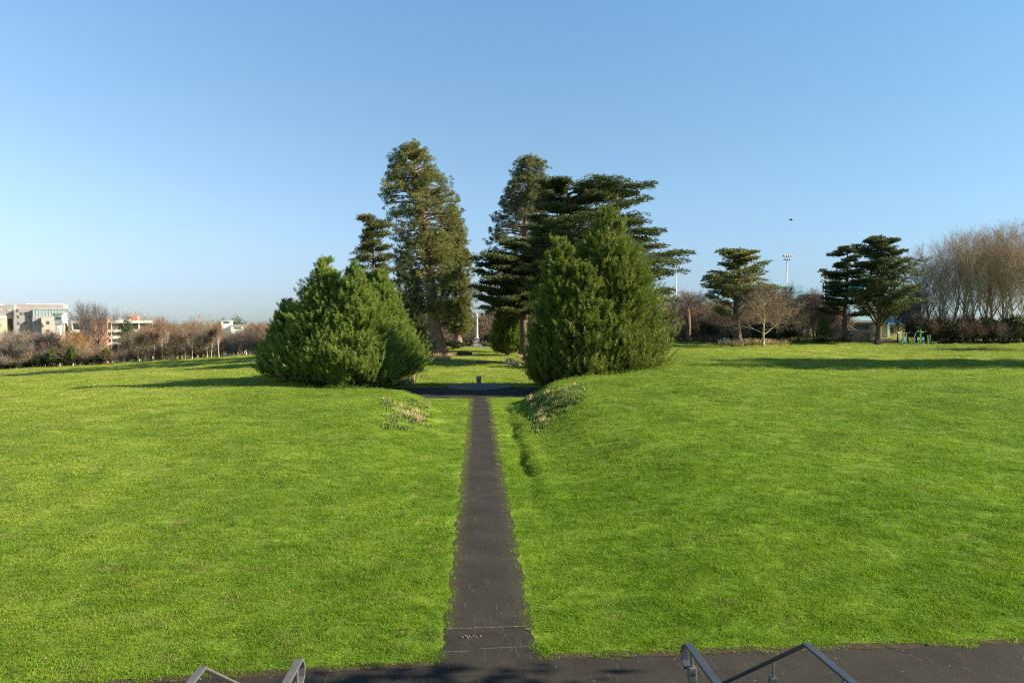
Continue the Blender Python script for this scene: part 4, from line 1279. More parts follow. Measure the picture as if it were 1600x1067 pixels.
for px, d, hh, rr in ((708, 182, 2.6, 2.6), (716, 186, 2.0, 2.0), (772, 205, 4.5, 3.2), (782, 210, 6, 3.5)):
    ever('dark', G(px, d), hh, rr, "dark evergreen bush in shade near the far end of the avenue", group="dark bushes at the end of the avenue")
for k in range(14):
    px = 690 + 7.5 * k; b = G(px, 214 + gr.uniform(-2, 3))
    bare(gr.choice(['scrub', 'scrub_red', 'scrub_grey']), b, gr.uniform(3, 5.5), "bare brown bush closing the view behind the column", "bare_bush", "bush", "bare bushes behind the column", wide=1.3)
for k in range(9):
    px = 672 + 16 * k; b = G(px, 222 + gr.uniform(-2, 5))
    bare(gr.choice(['oak', 'round']), b, gr.uniform(9, 13), "bare brown tree beyond the column at the end of the avenue", group="bare trees beyond the column", wide=1.2)
# broken trunk
b = G(1075, 121)
t = empty("broken_trunk", b, "broken dead trunk with torn orange wood at its top", "dead tree")
m = MB(); m.tube([(0, 0, -.1), (.02, 0, .6), (.05, 0, 2.2), (.0, 0, 4.1)], [.62, .48, .42, .40], 12); m.build("trunk", M['bark_dark'], t, True)
m = MB()
for k in range(11):
    a = k * .571; r = .30
    m.tube([(r * math.cos(a), r * math.sin(a), 4.0), (r * .8 * math.cos(a), r * .8 * math.sin(a), 4.5 + gr.uniform(0, .4)), (r * .5 * math.cos(a) + .02, r * .5 * math.sin(a), 5.0 + gr.uniform(-.2, .9))], [.11, .08, .01], 5)
m.build("torn_wood", M['bark_snag'], t)

# timber fence
p0, p1 = G(1054, 122), G(1136, 121.5)
t = empty("timber_fence", p0, "dark timber fence left of the yellowish cedar trunk", "fence")
rail = MB(); pal = MB(); L = (p1 - p0).length; ang = math.atan2(p1.y - p0.y, p1.x - p0.x)
for k in range(int(L / .14)):
    q_ = p0.lerp(p1, k * .14 / L) - p0; hh = 1.25 + gr.uniform(-.06, .06)
    pal.box((q_.x, q_.y, hh / 2), (.10, .025, hh), ang)
pal.build("palings", M['fence'], t)
for zz in (.35, 1.0):
    q0 = Vector((0, .04, zz)); q1 = p1 - p0 + Vector((0, .04, zz)); rail.bar(q0, q1, .05, .09)
rail.build("rail", M['fence'], t)
for k in range(5):
    q_ = p0.lerp(p1, k / 4) - p0; m = MB(); m.box((q_.x, q_.y + .12, .7), (.12, .12, 1.4), ang); m.build("post", M['fence'], t)
b = G(1132, 119); t = empty("notice_sign", b, "small pale blue notice by the timber fence", "sign")
m = MB(); m.box((0, 0, .45), (.06, .06, .9)); m.build("post", M['fence'], t)
m = MB(); m.box((0, -.045, .78), (.36, .03, .42)); m.build("board", M['pale_blue'], t, bevel=.01)

# ------------------------------------------------------------------ monument, pillar, logs
b = G(745, 203)
t = empty("stone_column", b, "tall pale stone column with a carved top at the end of the avenue", "monument")
m = MB(); m.box((0, 0, .2), (3.0, 3.0, .4)); m.box((0, 0, .55), (2.3, 2.3, .3)); m.build("steps", M['stone_pale'], t)
m = MB(); m.box((0, 0, 1.45), (1.25, 1.25, 1.5)); m.box((0, 0, 2.27), (1.5, 1.5, .14)); m.build("pedestal", M['stone_pale'], t)
m = MB(); m.lathe((0, 0, 2.34), [(.52, 0), (.52, .15), (.42, .25), (.38, 1.2), (.36, 2.8), (.30, 5.2), (.30, 5.3)]); m.build("shaft", M['stone_pale'], t, True)
m = MB(); m.lathe((0, 0, 7.64), [(.32, 0), (.38, .12), (.36, .3), (.5, .5)]); m.box((0, 0, 8.22), (.95, .95, .16)); m.build("capital", M['stone_pale'], t)
m = MB(); m.lathe((-.1, 0, 8.3), [(.34, 0), (.3, .25), (.4, .5), (.26, .75), (.08, .9)], 12); m.box((-.4, 0, 8.6), (.5, .3, .3)); m.build("finial", M['stone_pale'], t)
m = MB(); m.box((0, 0, .02), (14, 10, .03)); o = m.build("monument_paving", M['paving']); o.location = b + Vector((0, -1, 0)); tag(o, kind='structure')

b = G(748, 79.5); b.z = 0.012
m = MB()
m.lathe((0, 0, 0), [(3.55, 0), (3.55, .10), (3.3, .13), (0.05, .20)], 48)
o = m.build("paved_circle", M['paving']); o.location = b + Vector((0, .2, 0)); tag(o, kind='structure')
V, Q = dry_patch([(b.x + 3.65 * math.cos(a), b.y + .2 + 3.65 * math.sin(a), .22, 40) for a in np.linspace(0, 6.2, 40)], 33, M['weed'], (.06, .16), .03)
tag(link("weeds", np_mesh("weeds", V, [Q], M['weed'])), "thin ring of grass round the paved circle", "weeds", kind='stuff')
t = empty("stone_pillar", b + Vector((0, 0, .19)), "short grey stone pillar on the paved circle where the paths cross", "pillar")
m = MB(); m.box((0, 0, .04), (.66, .5, .08)); m.build("plinth", M['stone'], t, bevel=.02)
m = MB(); m.box((0, 0, .52), (.52, .36, .88)); m.build("shaft", M['stone'], t, bevel=.03)
m = MB(); m.box((0, 0, .985), (.58, .42, .05)); m.build("cap", M['stone'], t, bevel=.015)
m = MB(); m.box((0, -.187, .62), (.30, .014, .34)); m.build("plaque", M['paving'], t)

def log(px, d, L, r, rz, label):
    b = G(px, d); t = empty("fallen_log", b, label, "log", None, rz)
    m = MB(); m.tube([(-L / 2, 0, r), (-L * .1, .1, r * 1.05), (L / 2, 0, r * .9)], [r, r * 1.05, r * .8], 10); m.build("stem", M['bark_dark'], t, True)
    m = MB(); m.lathe((0, 0, 0), [(r * .97, 0), (r * .97, .02)], 10); o = m.build("cut_end", M['bark_snag'], t); o.rotation_euler = (0, R(90), 0); o.location = (-L / 2 - .01, 0, r)
log(726, 150, 3.0, .45, .25, "dark fallen log by the dry grass left of the avenue")
log(760, 124, 3.4, .22, -.1, "thin fallen log with a pale cut end in the middle of the avenue")

# ------------------------------------------------------------------ people (one continuous skinned body each)
def skin_obj(name, verts, edges, radii, mat, parent, root=0, sub=1):
    me = bpy.data.meshes.new(name); me.from_pydata([tuple(v) for v in verts], edges, []); me.materials.append(mat)
    o = link(name, me, parent)
    md = o.modifiers.new("skin", 'SKIN'); md.use_smooth_shade = True
    sv = me.skin_vertices[0].data
    for i, r in enumerate(radii):
        rr = r if hasattr(r, '__len__') else (r, r)
        sv[i].radius = rr; sv[i].use_root = (i == root)
    s = o.modifiers.new("sub", 'SUBSURF'); s.levels = sub; s.render_levels = sub
    return o

def person(loc, rz, label, top, legs, stride=.22, pose='walk', group=None, hgt=1.74):
    t = empty("person", loc, label, "person", group, rz); k = hgt / 1.74
    t.scale = (k, k, k)
    hipz = .90
    s = stride
    J = {}
    V, E, Rd = [], [], []
    def v(nm, p, r): J[nm] = len(V); V.append(p); Rd.append(r); return J[nm]
    def e(a, b): E.append((J[a], J[b]))
    v('pelvis', (0, 0, .95), (.15, .11)); v('waist', (0, 0, 1.10), (.13, .10)); v('chest', (0, .01, 1.32), (.16, .11)); v('neck', (0, .0, 1.48), .055)
    v('jaw', (0, .035, 1.56), (.06, .07)); v('head', (0, .02, 1.64), (.075, .095)); v('crown', (0, .0, 1.71), (.055, .07)); v('nose', (0, .125, 1.61), .014)
    e('pelvis', 'waist'); e('waist', 'chest'); e('chest', 'neck'); e('neck', 'jaw'); e('jaw', 'head'); e('head', 'crown'); e('head', 'nose')
    for sx, nm, sg in ((-1, 'l', 1), (1, 'r', -1)):
        v(nm + 'hip', (sx * .09, 0, .88), .088); v(nm + 'knee', (sx * .10, sg * s * .55 + .03, .49), .058); v(nm + 'ank', (sx * .10, sg * s - .03, .09), .038)
        v(nm + 'toe', (sx * .11, sg * s + .14, .035), .034)
        e('pelvis', nm + 'hip'); e(nm + 'hip', nm + 'knee'); e(nm + 'knee', nm + 'ank'); e(nm + 'ank', nm + 'toe')
        raised = pose == 'phone' and sx == 1
        v(nm + 'sh', (sx * .18, 0, 1.42), .06)
        if raised:
            v(nm + 'elb', (sx * .24, .10, 1.16), .042); v(nm + 'wr', (sx * .13, .17, 1.42), .028); up = Vector((-.25, .1, .95)).normalized()
        else:
            v(nm + 'elb', (sx * .235, -sg * s * .28 - .02, 1.13), .042); v(nm + 'wr', (sx * .23, -sg * s * .5 + .06, .88), .028); up = Vector((0, .18, -.98)).normalized()
        w_ = Vector(V[J[nm + 'wr']]); pm = w_ + up * .07
        v(nm + 'palm', tuple(pm), (.036, .018))
        e('chest', nm + 'sh'); e(nm + 'sh', nm + 'elb'); e(nm + 'elb', nm + 'wr'); e(nm + 'wr', nm + 'palm')
        fw = Vector((0, 1, 0)) if not raised else Vector((0, .8, .2)).normalized()
        for fi, (off, ln) in enumerate(((-.026, .062), (-.009, .075), (.009, .07), (.026, .055))):
            b0 = pm + fw * off + up * .03; b1 = b0 + up * ln * .5 + Vector((-sx * .008, 0, 0)); b2 = b1 + up * ln * .45 + Vector((-sx * .02, 0, 0))
            v(f'{nm}f{fi}a', tuple(b0), .010); v(f'{nm}f{fi}b', tuple(b1), .009); v(f'{nm}f{fi}c', tuple(b2), .007)
            e(nm + 'palm', f'{nm}f{fi}a'); e(f'{nm}f{fi}a', f'{nm}f{fi}b'); e(f'{nm}f{fi}b', f'{nm}f{fi}c')
        th = w_ + up * .03 + fw * .04; th2 = th + up * .035 + fw * .02
        v(nm + 't1', tuple(th), .011); v(nm + 't2', tuple(th2), .009); e(nm + 'wr', nm + 't1'); e(nm + 't1', nm + 't2')
    skin_obj("body", V, E, Rd, M['skin'], t, 0)
    def garment(name, keys, pairs, grow, mat):
        ids = {k_: i for i, k_ in enumerate(keys)}
        vs = [V[J[k_]] for k_ in keys]; rs = []
        for k_ in keys:
            r = Rd[J[k_]]; r = r if hasattr(r, '__len__') else (r, r); rs.append((r[0] + grow, r[1] + grow))
        skin_obj(name, vs, [(ids[a], ids[b]) for a, b in pairs], rs, mat, t, 0)
    garment("jacket", ['pelvis', 'waist', 'chest', 'neck', 'lsh', 'lelb', 'lwr', 'rsh', 'relb', 'rwr'],
            [('pelvis', 'waist'), ('waist', 'chest'), ('chest', 'neck'), ('chest', 'lsh'), ('lsh', 'lelb'), ('lelb', 'lwr'), ('chest', 'rsh'), ('rsh', 'relb'), ('relb', 'rwr')], .026, M[top])
    garment("trousers", ['pelvis', 'lhip', 'lknee', 'lank', 'rhip', 'rknee', 'rank'],
            [('pelvis', 'lhip'), ('lhip', 'lknee'), ('lknee', 'lank'), ('pelvis', 'rhip'), ('rhip', 'rknee'), ('rknee', 'rank')], .018, M[legs])
    for nm in ('l', 'r'):
        a_, b_ = V[J[nm + 'ank']], V[J[nm + 'toe']]
        skin_obj("shoe", [(a_[0], a_[1] - .03, .05), (a_[0], a_[1] + .03, .05), (b_[0], b_[1], .045)], [(0, 1), (1, 2)], [.05, .055, .045], M['rubber'], t)
    skin_obj("hair", [(0, -.035, 1.60), (0, -.02, 1.68), (0, .02, 1.735)], [(0, 1), (1, 2)], [(.075, .07), (.088, .09), (.06, .07)], M['hair'], t)
    for sx in (-1, 1):
        m = MB(); m.lathe((sx * .03, .108, 1.655), [(.002, -.008), (.009, 0), (.002, .008)], 6); m.build("eye", M['hair'], t)
    return t

person(G(1330, 120.5), R(70), "person in dark clothes walking past the smaller cedar, hand raised to the face", 'cloth_black', 'cloth_black', pose='phone', stride=.24)
person(G(739, 199), R(180), "person in black standing left of the stone column", 'cloth_black', 'cloth_black', stride=.08)
person(G(749, 200), R(160), "person in navy jacket standing just right of the stone column", 'cloth_navy', 'cloth_grey', stride=.16)
person(G(759, 202), R(200), "person in grey furthest right of the stone column", 'cloth_grey', 'cloth_black', stride=.14)
person(G(374, 189), R(-80), "distant walker in a red top by the left woodland belt", 'cloth_red', 'cloth_black', stride=.25)

# ------------------------------------------------------------------ bird
b = W(1236, 344, 70)
t = empty("bird", b, "small dark bird flying high in the sky above the right field", "bird", None, R(60))
m = MB(); m.lathe((0, 0, 0), [(.004, -.17), (.04, -.1), (.058, 0), (.045, .09), (.03, .13), (.004, .19)], 10); o = m.build("body", M['bird'], t, True); o.rotation_euler = (R(-90), 0, 0)
for s in (-1, 1):
    m = MB(); m.poly([(s * .03, .07, .01), (s * .2, .09, .10), (s * .40, -.02, .07), (s * .2, -.06, .09), (s * .03, -.07, .01), (s * .03, 0, -.005), (s * .2, .01, .085)],
                     [(0, 1, 6, 5), (5, 6, 3, 4), (1, 2, 6), (2, 3, 6)]); o = m.build("wing", M['bird'], t)
    md = o.modifiers.new("solid", 'SOLIDIFY'); md.thickness = .012
m = MB(); m.poly([(-.02, -.15, 0), (.02, -.15, 0), (.06, -.28, 0), (-.06, -.28, 0), (-.02, -.15, .01), (.02, -.15, .01), (.06, -.28, .01), (-.06, -.28, .01)],
                 [(3, 2, 1, 0), (4, 5, 6, 7), (0, 1, 5, 4), (1, 2, 6, 5), (2, 3, 7, 6), (3, 0, 4, 7)]); m.build("tail", M['bird'], t)

# ------------------------------------------------------------------ handrails
def rail_run(pts, w, tk):
    m = MB()
    for a, b in zip(pts[:-1], pts[1:]): m.bar(a, b, w, tk)
    return m
def handrail(loc, path, posts, label, railmat, drop=1.0, dz=0.0, hook=None, group="handrails at the head of the steps"):
    """path: points relative to loc (the highest rail corner); posts: parameter points"""
    t = empty("handrail", loc - Vector((0, 0, .95)), label, "handrail", group)
    P = [Vector(p) + Vector((0, 0, .95)) for p in path]
    m = MB()
    for a, b in zip(P[:-1], P[1:]):
        dr = (b - a).normalized() * .02
        m.bar(a - dr * .5, b + dr * .5, .052, .016)
    m.build("rail", M[railmat], t, bevel=.004)
    if hook:
        m = MB(); hp = [Vector(p) + Vector((0, 0, .95)) for p in hook]
        for a, b in zip(hp[:-1], hp[1:]): m.bar(a, b + (b - a) * .08, .05, .014)
        m.build("end_hook", M[railmat], t, bevel=.003)
    for p, L in posts:
        q_ = Vector(p) + Vector((0, 0, .95))
        ro = MB(); ro.tube([q_ - Vector((0, 0, .01)), q_ - Vector((0, 0, .15))], .0095, 10)
        pb = MB(); pb.box(q_ - Vector((0, 0, .14 + L / 2)), (.035, .05, L)); pbo = pb.build("post", M['steel'], t, bevel=.003)
        ro.build("rod", M['steel'], pbo)
        br = MB(); br.box(q_ - Vector((0, 0, .17)), (.052, .062, .09)); br.build("bracket", M['steel'], pbo, bevel=.006)
        bo = MB(); bo.lathe((0, 0, 0), [(.011, 0), (.011, .008)], 10); o = bo.build("bolt_hole", M['rubber'], pbo); o.rotation_euler = (R(90), 0, 0); o.location = q_ + Vector((0, -.0315, -.165))
    return t
D = 4.9
slope = Vector((0, .83, -.555))
c = W(1260, 1006, D)
# level run comes towards the camera, sloping run goes down the flight
handrail(c, [(.12, -1.5, .0), (0, 0, 0), tuple(Vector((-.02, .83, -.555)) * 2.2)], [((.04, -.42, 0), .8), (tuple(Vector((-.02, .83, -.555)) * .62), .8)],
         "right hand outer handrail with a peaked corner and two steel posts", 'dark_rail')
c = W(1075, 1006, D)
handrail(c, [(.06, -1.5, 0), (0, 0, 0)], [((.012, -.05, 0), .85)], "right hand inner handrail ending in a rounded down-turned tip", 'dark_rail',
         hook=[(0, 0, 0), (-.008, .03, -.02), (-.012, .045, -.06), (-.012, .03, -.12), (-.008, -.02, -.15)])
c = W(316, 1043, 4.65)
handrail(c, [(.0, -1.5, .0), (0, 0, 0), tuple(Vector((.02, .83, -.555)) * 2.2)], [((.0, -.8, 0), .8), (tuple(Vector((.02, .83, -.555)) * .9), .8)],
         "left hand outer handrail with a peaked corner at the frame bottom", 'steel')
c = W(467, 1031, 4.72)
handrail(c, [(-.02, -1.5, 0), (0, 0, 0)], [((0, -.05, 0), .85)], "left hand inner handrail ending in a rounded down-turned tip", 'steel',
         hook=[(0, 0, 0), (.004, .03, -.02), (.006, .045, -.06), (.006, .03, -.12), (.004, -.02, -.15)])

# leaf litter
g2 = np.random.default_rng(51)
nL = 170
lx = g2.uniform(-1, 1, nL); ly = 15.8 + 44 * g2.uniform(0, 1, nL) ** 1.5; lx = lx * (.72 * ly + 1)
lc = np.stack([lx, ly, H(lx, ly) + .035], 1); lc[np.abs(lx) < 1, 2] = .014
la = unit(np.stack([g2.normal(0, 1, nL), g2.normal(0, 1, nL), g2.normal(0, .25, nL)], 1))
V, Q = leaves(lc, la, g2.uniform(.05, .11, nL), .05, g2)
tag(link("fallen_leaves", np_mesh("fallen_leaves", V, [Q], M['leaf_dead'])), "small brown dead leaves scattered thinly over the lawn", "leaves", kind='stuff')
for px, py, rz in ((809, 987, .3), (727, 1000, 1.2)):
    pass
b = W(806, 987, 17.0)
m = MB(); m.poly([(0, 0, 0), (.05, .03, .02), (.12, .02, .015), (.16, 0, .03), (.12, -.03, .01), (.05, -.03, .015)], [(0, 1, 5), (1, 2, 4, 5), (2, 3, 4)])
o = m.build("dead_leaf", M['leaf_dead']); o.location = (.82, 17.1, .012); tag(o, "curled brown dead leaf at the right edge of the path joint", "leaf")
md = o.modifiers.new("solid", 'SOLIDIFY'); md.thickness = .004
m = MB()
for k in range(26):
    x, y, r = random.gauss(0, .13), random.gauss(0, .05), random.uniform(.012, .035)
    m.lathe((x, y, 0), [(r, 0), (r * .9, r * .5), (r * .4, r * .8)], 7)
o = m.build("mud_clods", M['bark_dark']); o.location = (-.42, 16.75, .009); tag(o, "patch of dark mud clods left of centre on the path throat", "mud", kind='stuff')

# ------------------------------------------------------------------ exercise machines, bench, bin, gate pillar
def gym(px, d, kindname, label, rz=0.0):
    b = G(px, d); t = empty("exercise_machine", b, label, "exercise machine", "outdoor exercise machines", rz)
    if kindname == 'press':          # tall twin-seat press with outspread arms
        m = MB(); m.box((0, 0, 1.0), (.16, .16, 2.0)); m.build("post", M['green_paint'], t, bevel=.02)
        m = MB(); m.box((0, 0, .03), (1.0, .5, .06)); m.build("base", M['grey_paint'], t)
        for s in (-1, 1):
            m = MB(); m.tube([(0, 0, 1.95), (s * .35, 0, 1.85), (s * .8, -.05, 1.95), (s * 1.05, -.1, 2.15)], .045, 8); m.tube([(s * .5, 0, 1.88), (s * .5, -.1, 1.2)], .035, 8); m.build("arm", M['grey_paint'], t)
            m = MB(); m.box((s * .42, -.05, .55), (.42, .40, .06)); m.tube([(s * .2, 0, .15), (s * .42, -.05, .54)], .035, 8); m.build("seat", M['grey_paint'], t)
            m = MB(); m.box((s * .42, .16, .95), (.38, .06, .55)); m.build("backrest", M['grey_paint'], t, bevel=.02)
            m = MB(); m.tube([(s * .3, -.35, .06), (s * .3, -.35, .35), (s * .12, 0, .5)], .03, 8); m.build("footrest", M['galv'], t)
    elif kindname == 'tall':
        m = MB(); m.box((0, 0, 1.15), (.18, .18, 2.3)); m.build("post", M['green_paint'], t, bevel=.02)
        m = MB(); m.tube([(-.9, 0, .0), (-.95, 0, 1.2), (-.8, 0, 1.8), (-.35, 0, 2.15), (0, 0, 2.2)], .05, 8); m.build("side_frame", M['grey_paint'], t)
        m = MB(); m.tube([(-.5, 0, 2.15), (0, 0, 2.05), (.55, 0, 2.0), (.95, -.1, 2.2)], .05, 8); m.build("top_bar", M['grey_paint'], t)
        for s in (-1, 1):
            m = MB(); m.box((s * .38, -.05, .95), (.34, .08, .5)); m.build("backrest", M['grey_paint'], t, bevel=.02)
            m = MB(); m.box((s * .38, -.2, .5), (.4, .36, .06)); m.tube([(s * .38, -.1, 0), (s * .38, -.1, .5)], .04, 8); m.build("seat", M['galv'], t)
        m = MB(); m.box((0, 0, .03), (1.1, .6, .06)); m.build("base", M['grey_paint'], t)
    elif kindname == 'bike':
        m = MB(); m.tube([(-.45, 0, 0), (-.35, 0, .6), (-.42, 0, 1.05)], .05, 8); m.tube([(-.35, 0, .5), (.35, 0, .35), (.4, 0, 0)], .05, 8); m.build("frame", M['green_paint'], t)
        m = MB(); m.tube([(-.42, -.3, 1.05), (-.42, .3, 1.05)], .03, 8); m.build("handlebar", M['grey_paint'], t)
        m = MB(); m.box((.3, 0, .62), (.42, .3, .08)); m.tube([(.3, 0, .35), (.3, 0, .6)], .035, 8); m.build("seat", M['grey_paint'], t)
        m = MB(); m.tube([(-.1, -.2, .32), (-.1, .2, .32)], .12, 12); m.build("pedal_hub", M['green_paint'], t)
    else:                            # rower
        m = MB(); m.tube([(-.55, 0, 0), (-.55, 0, .6), (-.62, 0, 1.5)], .05, 8); m.tube([(-.55, 0, .2), (.1, 0, .15), (.8, 0, .4)], .05, 8); m.build("frame", M['green_paint'], t)
        for s in (-.18, .18):
            m = MB(); m.tube([(-.35, s, .3), (-.3, s, 1.0), (-.25, s, 1.55)], .03, 8); m.build("lever", M['grey_paint'], t)
        m = MB(); m.box((.35, 0, .42), (.5, .36, .07)); m.build("seat", M['grey_paint'], t)
        m = MB(); m.box((.78, 0, .5), (.25, .3, .06)); m.tube([(.75, 0, 0), (.75, 0, .45)], .035, 8); m.build("footrest", M['galv'], t)
    return t
gym(1411, 114, 'press', "green and grey twin seat exercise press with outspread arms, leftmost machine")
gym(1425, 116, 'bike', "low green exercise bike between the two tall machines")
gym(1438, 113.5, 'tall', "tallest grey exercise machine with a curved side frame and green post")
gym(1455, 114, 'rower', "green exercise rower at the right end of the machines")

b = G(1386, 116.5)
t = empty("park_bench", b, "dark wooden bench between the big cedar trunk and the exercise machines", "bench", None, .1)
m = MB()
for k in range(4): m.box((0, -.2 + k * .12, .45), (1.7, .10, .04))
m.build("seat", M['bench'], t)
m = MB()
for k in range(3): m.box((0, .26, .58 + k * .13), (1.7, .04, .10))
m.build("backrest", M['bench'], t)
for s in (-.75, .75):
    m = MB(); m.box((s, -.2, .21), (.07, .07, .42)); m.build("leg", M['bench'], t)
    m = MB(); m.box((s, .26, .45), (.07, .06, .9)); m.build("leg", M['bench'], t)
b = G(1371, 113.5)
t = empty("litter_bin", b, "square dark litter bin in front of the big cedar trunk", "bin")
m = MB(); m.box((0, 0, .5), (.62, .62, 1.0)); m.build("body", M['bench'], t, bevel=.03)
m = MB(); m.box((0, 0, 1.10), (.70, .70, .08)); m.box((-.3, -.3, 1.03), (.05, .05, .08)); m.box((.3, .3, 1.03), (.05, .05, .08)); m.build("lid", M['rubber'], t, bevel=.02)
b = G(1361, 124)
t = empty("gate_pillar", b, "pale gate pillar between hedge and big cedar", "pillar")
m = MB(); m.box((0, 0, .85), (.36, .36, 1.7)); m.build("shaft", M['beige'], t, bevel=.02)
m = MB(); m.box((0, 0, 1.75), (.48, .48, .1)); m.build("cap", M['stone_pale'], t, bevel=.02)
m = MB()
for k in range(8): m.box((.3 + k * .14, 0, .75), (.03, .03, 1.4))
m.box((.8, 0, 1.4), (1.25, .04, .05)); m.box((.8, 0, .15), (1.25, .04, .05)); m.build("gate", M['galv'], t)

# ------------------------------------------------------------------ floodlights
def flood(px, d, py, label, rows=2, n=4):
    b = G(px, d); zt = ztop(px, py, d) - b.z
    t = empty("floodlight_mast", b, label, "floodlight", "floodlight masts behind the right wood", R(8))
    m = MB(); m.tube([(0, 0, 0), (0, 0, zt)], [.15, .08], 12); m.build("mast", M['galv'], t, True)
    m = MB()
    for r in range(rows): m.box((0, 0, zt - r * .75), (2.2 - r * .5, .1, .1))
    m.build("crossarm", M['galv'], t)
    for r in range(rows):
        for k in range(n - r):
            x = (k - (n - r - 1) / 2) * .55
            L = MB(); L.lathe((0, 0, 0), [(.10, -.25), (.17, -.15), (.24, .12), (.24, .16)], 12); o = L.build("lamp", M['lamp_white'], t, True)
            o.location = (x, -.22, zt - r * .75 + .12); o.rotation_euler = (R(105), 0, R(-14))
flood(1056, 160, 412, "floodlight mast rising right of the great cedar tips")
flood(1228, 160, 401, "tall floodlight mast standing clear above the bare wood")
flood(1287, 185, 433, "floodlight mast half hidden by the smaller cedar")

# ------------------------------------------------------------------ buildings
def window(parent, c, w, hh, ny=-1, mat='glass', fr='frame', rz=0.0):
    m = MB(); m.box((0, 0, 0), (w, .10, hh)); f = m.build("window", M[fr], parent); f.location = c; f.rotation_euler = (0, 0, rz)
    m = MB()
    n = max(1, int(w / 1.1))
    for k in range(n):
        ww = (w - .12) / n - .05
        m.box((-w / 2 + .06 + (k + .5) * (w - .12) / n, ny * .058, 0), (ww, .03, hh - .14))
    m.build("pane", M[mat], f)
    return f

# hospital with stacked grey and sand blocks (far left); front plane faces the camera
DH = 300.0
OX, DYS = 0.0, 1.0
def X_(px, d=DH): return W(px, 500, d).x - OX
def Z_(py, d=DH): return W(0, py, d).z
b = G(50, DH)
OX, DYS = W(60, 500, DH).x, .45
t = empty("hospital_building", (OX, b.y, b.z), "grey and sand coloured hospital of stacked blocks at the far left", "building", None, R(20))
y0 = 0.0
def block(x0, x1, ytop, ybot, dy0, dy1, mat, nm="wall", par=None):
    xa, xb = X_(x0), X_(x1); za, zb = Z_(ybot) - b.z, Z_(ytop) - b.z
    dy0, dy1 = dy0 * DYS, dy1 * DYS
    m = MB(); m.box(((xa + xb) / 2, (dy0 + dy1) / 2, (za + zb) / 2), (xb - xa, dy1 - dy0, zb - za)); return m.build(nm, M[mat], par or t)
block(-60, 27, 476.5, 498, 6, 30, 'grey_clad')
block(-60, 17, 498, 640, 2, 30, 'sand_brick')
block(27, 92, 475, 640, 10, 34, 'grey_clad')
block(27, 53, 484, 640, 3, 10, 'grey_clad')
bg = block(53, 100.5, 483, 496, 0, 12, 'glass_green', "glass_storey")
m = MB()
for k in range(12):
    xx = X_(53.3 + k * 4.28); m.box((xx, -.05, (Z_(483) + Z_(496)) / 2 - b.z), (.10, .09, Z_(483) - Z_(496)))
m.box(((X_(53) + X_(101)) / 2, -.06, Z_(482.5) - b.z), (X_(101) - X_(53), .3, .35))
m.build("mullions", M['frame'], bg)
block(66, 97, 495.5, 640, -6, 8, 'beige')
block(53, 66, 496, 640, -2, 8, 'grey_clad')
block(-60, 5, 475.2, 476.6, 8, 28, 'concrete', "roof_plant")
block(40, 62, 474.2, 475.2, 14, 30, 'concrete', "roof_plant")
block(68, 88, 473.8, 475.2, 14, 30, 'concrete', "roof_plant")
def wins(lst, dy, w=1.15, hh=1.3, mat='glass_green'):
    for px, py in lst: window(t, (X_(px), dy * DYS - .03, Z_(py) - b.z), w, hh, mat=mat)
wins([(7.5, 484.5), (19, 485), (-12, 484.5)], 6, 1.3, 1.3)
wins([(0, 508), (9.5, 507.5), (0, 521), (9.5, 521)], 2, 1.3, 1.3)
wins([(58, 481.5), (76, 481)], 10, 1.3, .9)
wins([(32, 484 + 1.2), (37, 490), (42, 490), (33, 495), (47, 495), (33, 505), (42, 505)], 3, .9, 1.3, 'glass')
wins([(75, 504), (88, 504), (75, 517), (88, 517)], -6, 1.25, 1.4, 'glass')
wins([(57, 505), (61, 505)], -2, .6, 1.6, 'glass')
m = MB(); m.box(((X_(6) + X_(17)) / 2, 6 * DYS - .1, Z_(495.5) - b.z), (X_(17) - X_(6), .12, .95)); m.build("louvre", M['concrete'], t)
# white stair tower
OX = W(104, 500, DH).x
t = empty("stair_tower", (OX, b.y - 6, b.z), "white stair tower between the hospital and the car park", "building")
block(97.5, 110, 490.5, 505, 0, 7, 'white_paint')
block(96.5, 111.5, 489.6, 490.5, -.6, 7.6, 'concrete', "roof")
block(98.2, 102, 505, 640, .3, 6, 'white_paint', "column")
m = MB(); m.bar((X_(102), .5, Z_(505) - b.z), (X_(106.5), .5, Z_(540) - b.z), .5, .5); m.build("brace", M['white_paint'], t)
window(t, (X_(104), -.03, Z_(497) - b.z), 2.2, .9)
m = MB(); m.box((X_(94.8), 1.0, Z_(491.5) - b.z), (.8, .3, 1.0)); m.build("sign_panel", M['blue'], t)
# car park
OX, DYS = W(165, 500, DH).x, 1.0
t = empty("car_park_building", (OX, b.y + 6, b.z), "white banded multi storey car park behind the two bare elms", "building", None, R(14))
block(104, 221, 500, 640, .8, 24, 'deck_dark', "interior")
for y1, y2 in ((500.5, 505), (515, 519.6), (525.5, 530), (536, 540)):
    block(103.5, 221.5, y1, y2, 0, .78, 'concrete', "parapet")
for px in (104.5, 128, 160, 178, 200, 219.8):
    block(px, px + 1.1, 505, 640, .1, .78, 'concrete', "pillar")
block(132, 156, 497, 640, -1.4, 5, 'red_brick', "brick_tower")
block(122, 132, 499, 512, -.6, 4, 'red_brick', "brick_tower")
block(184, 196, 493.3, 501, 4, 9, 'red_brick', "chimney")
block(170, 186, 498.5, 500.6, 2, 9, 'concrete', "roof_plant")
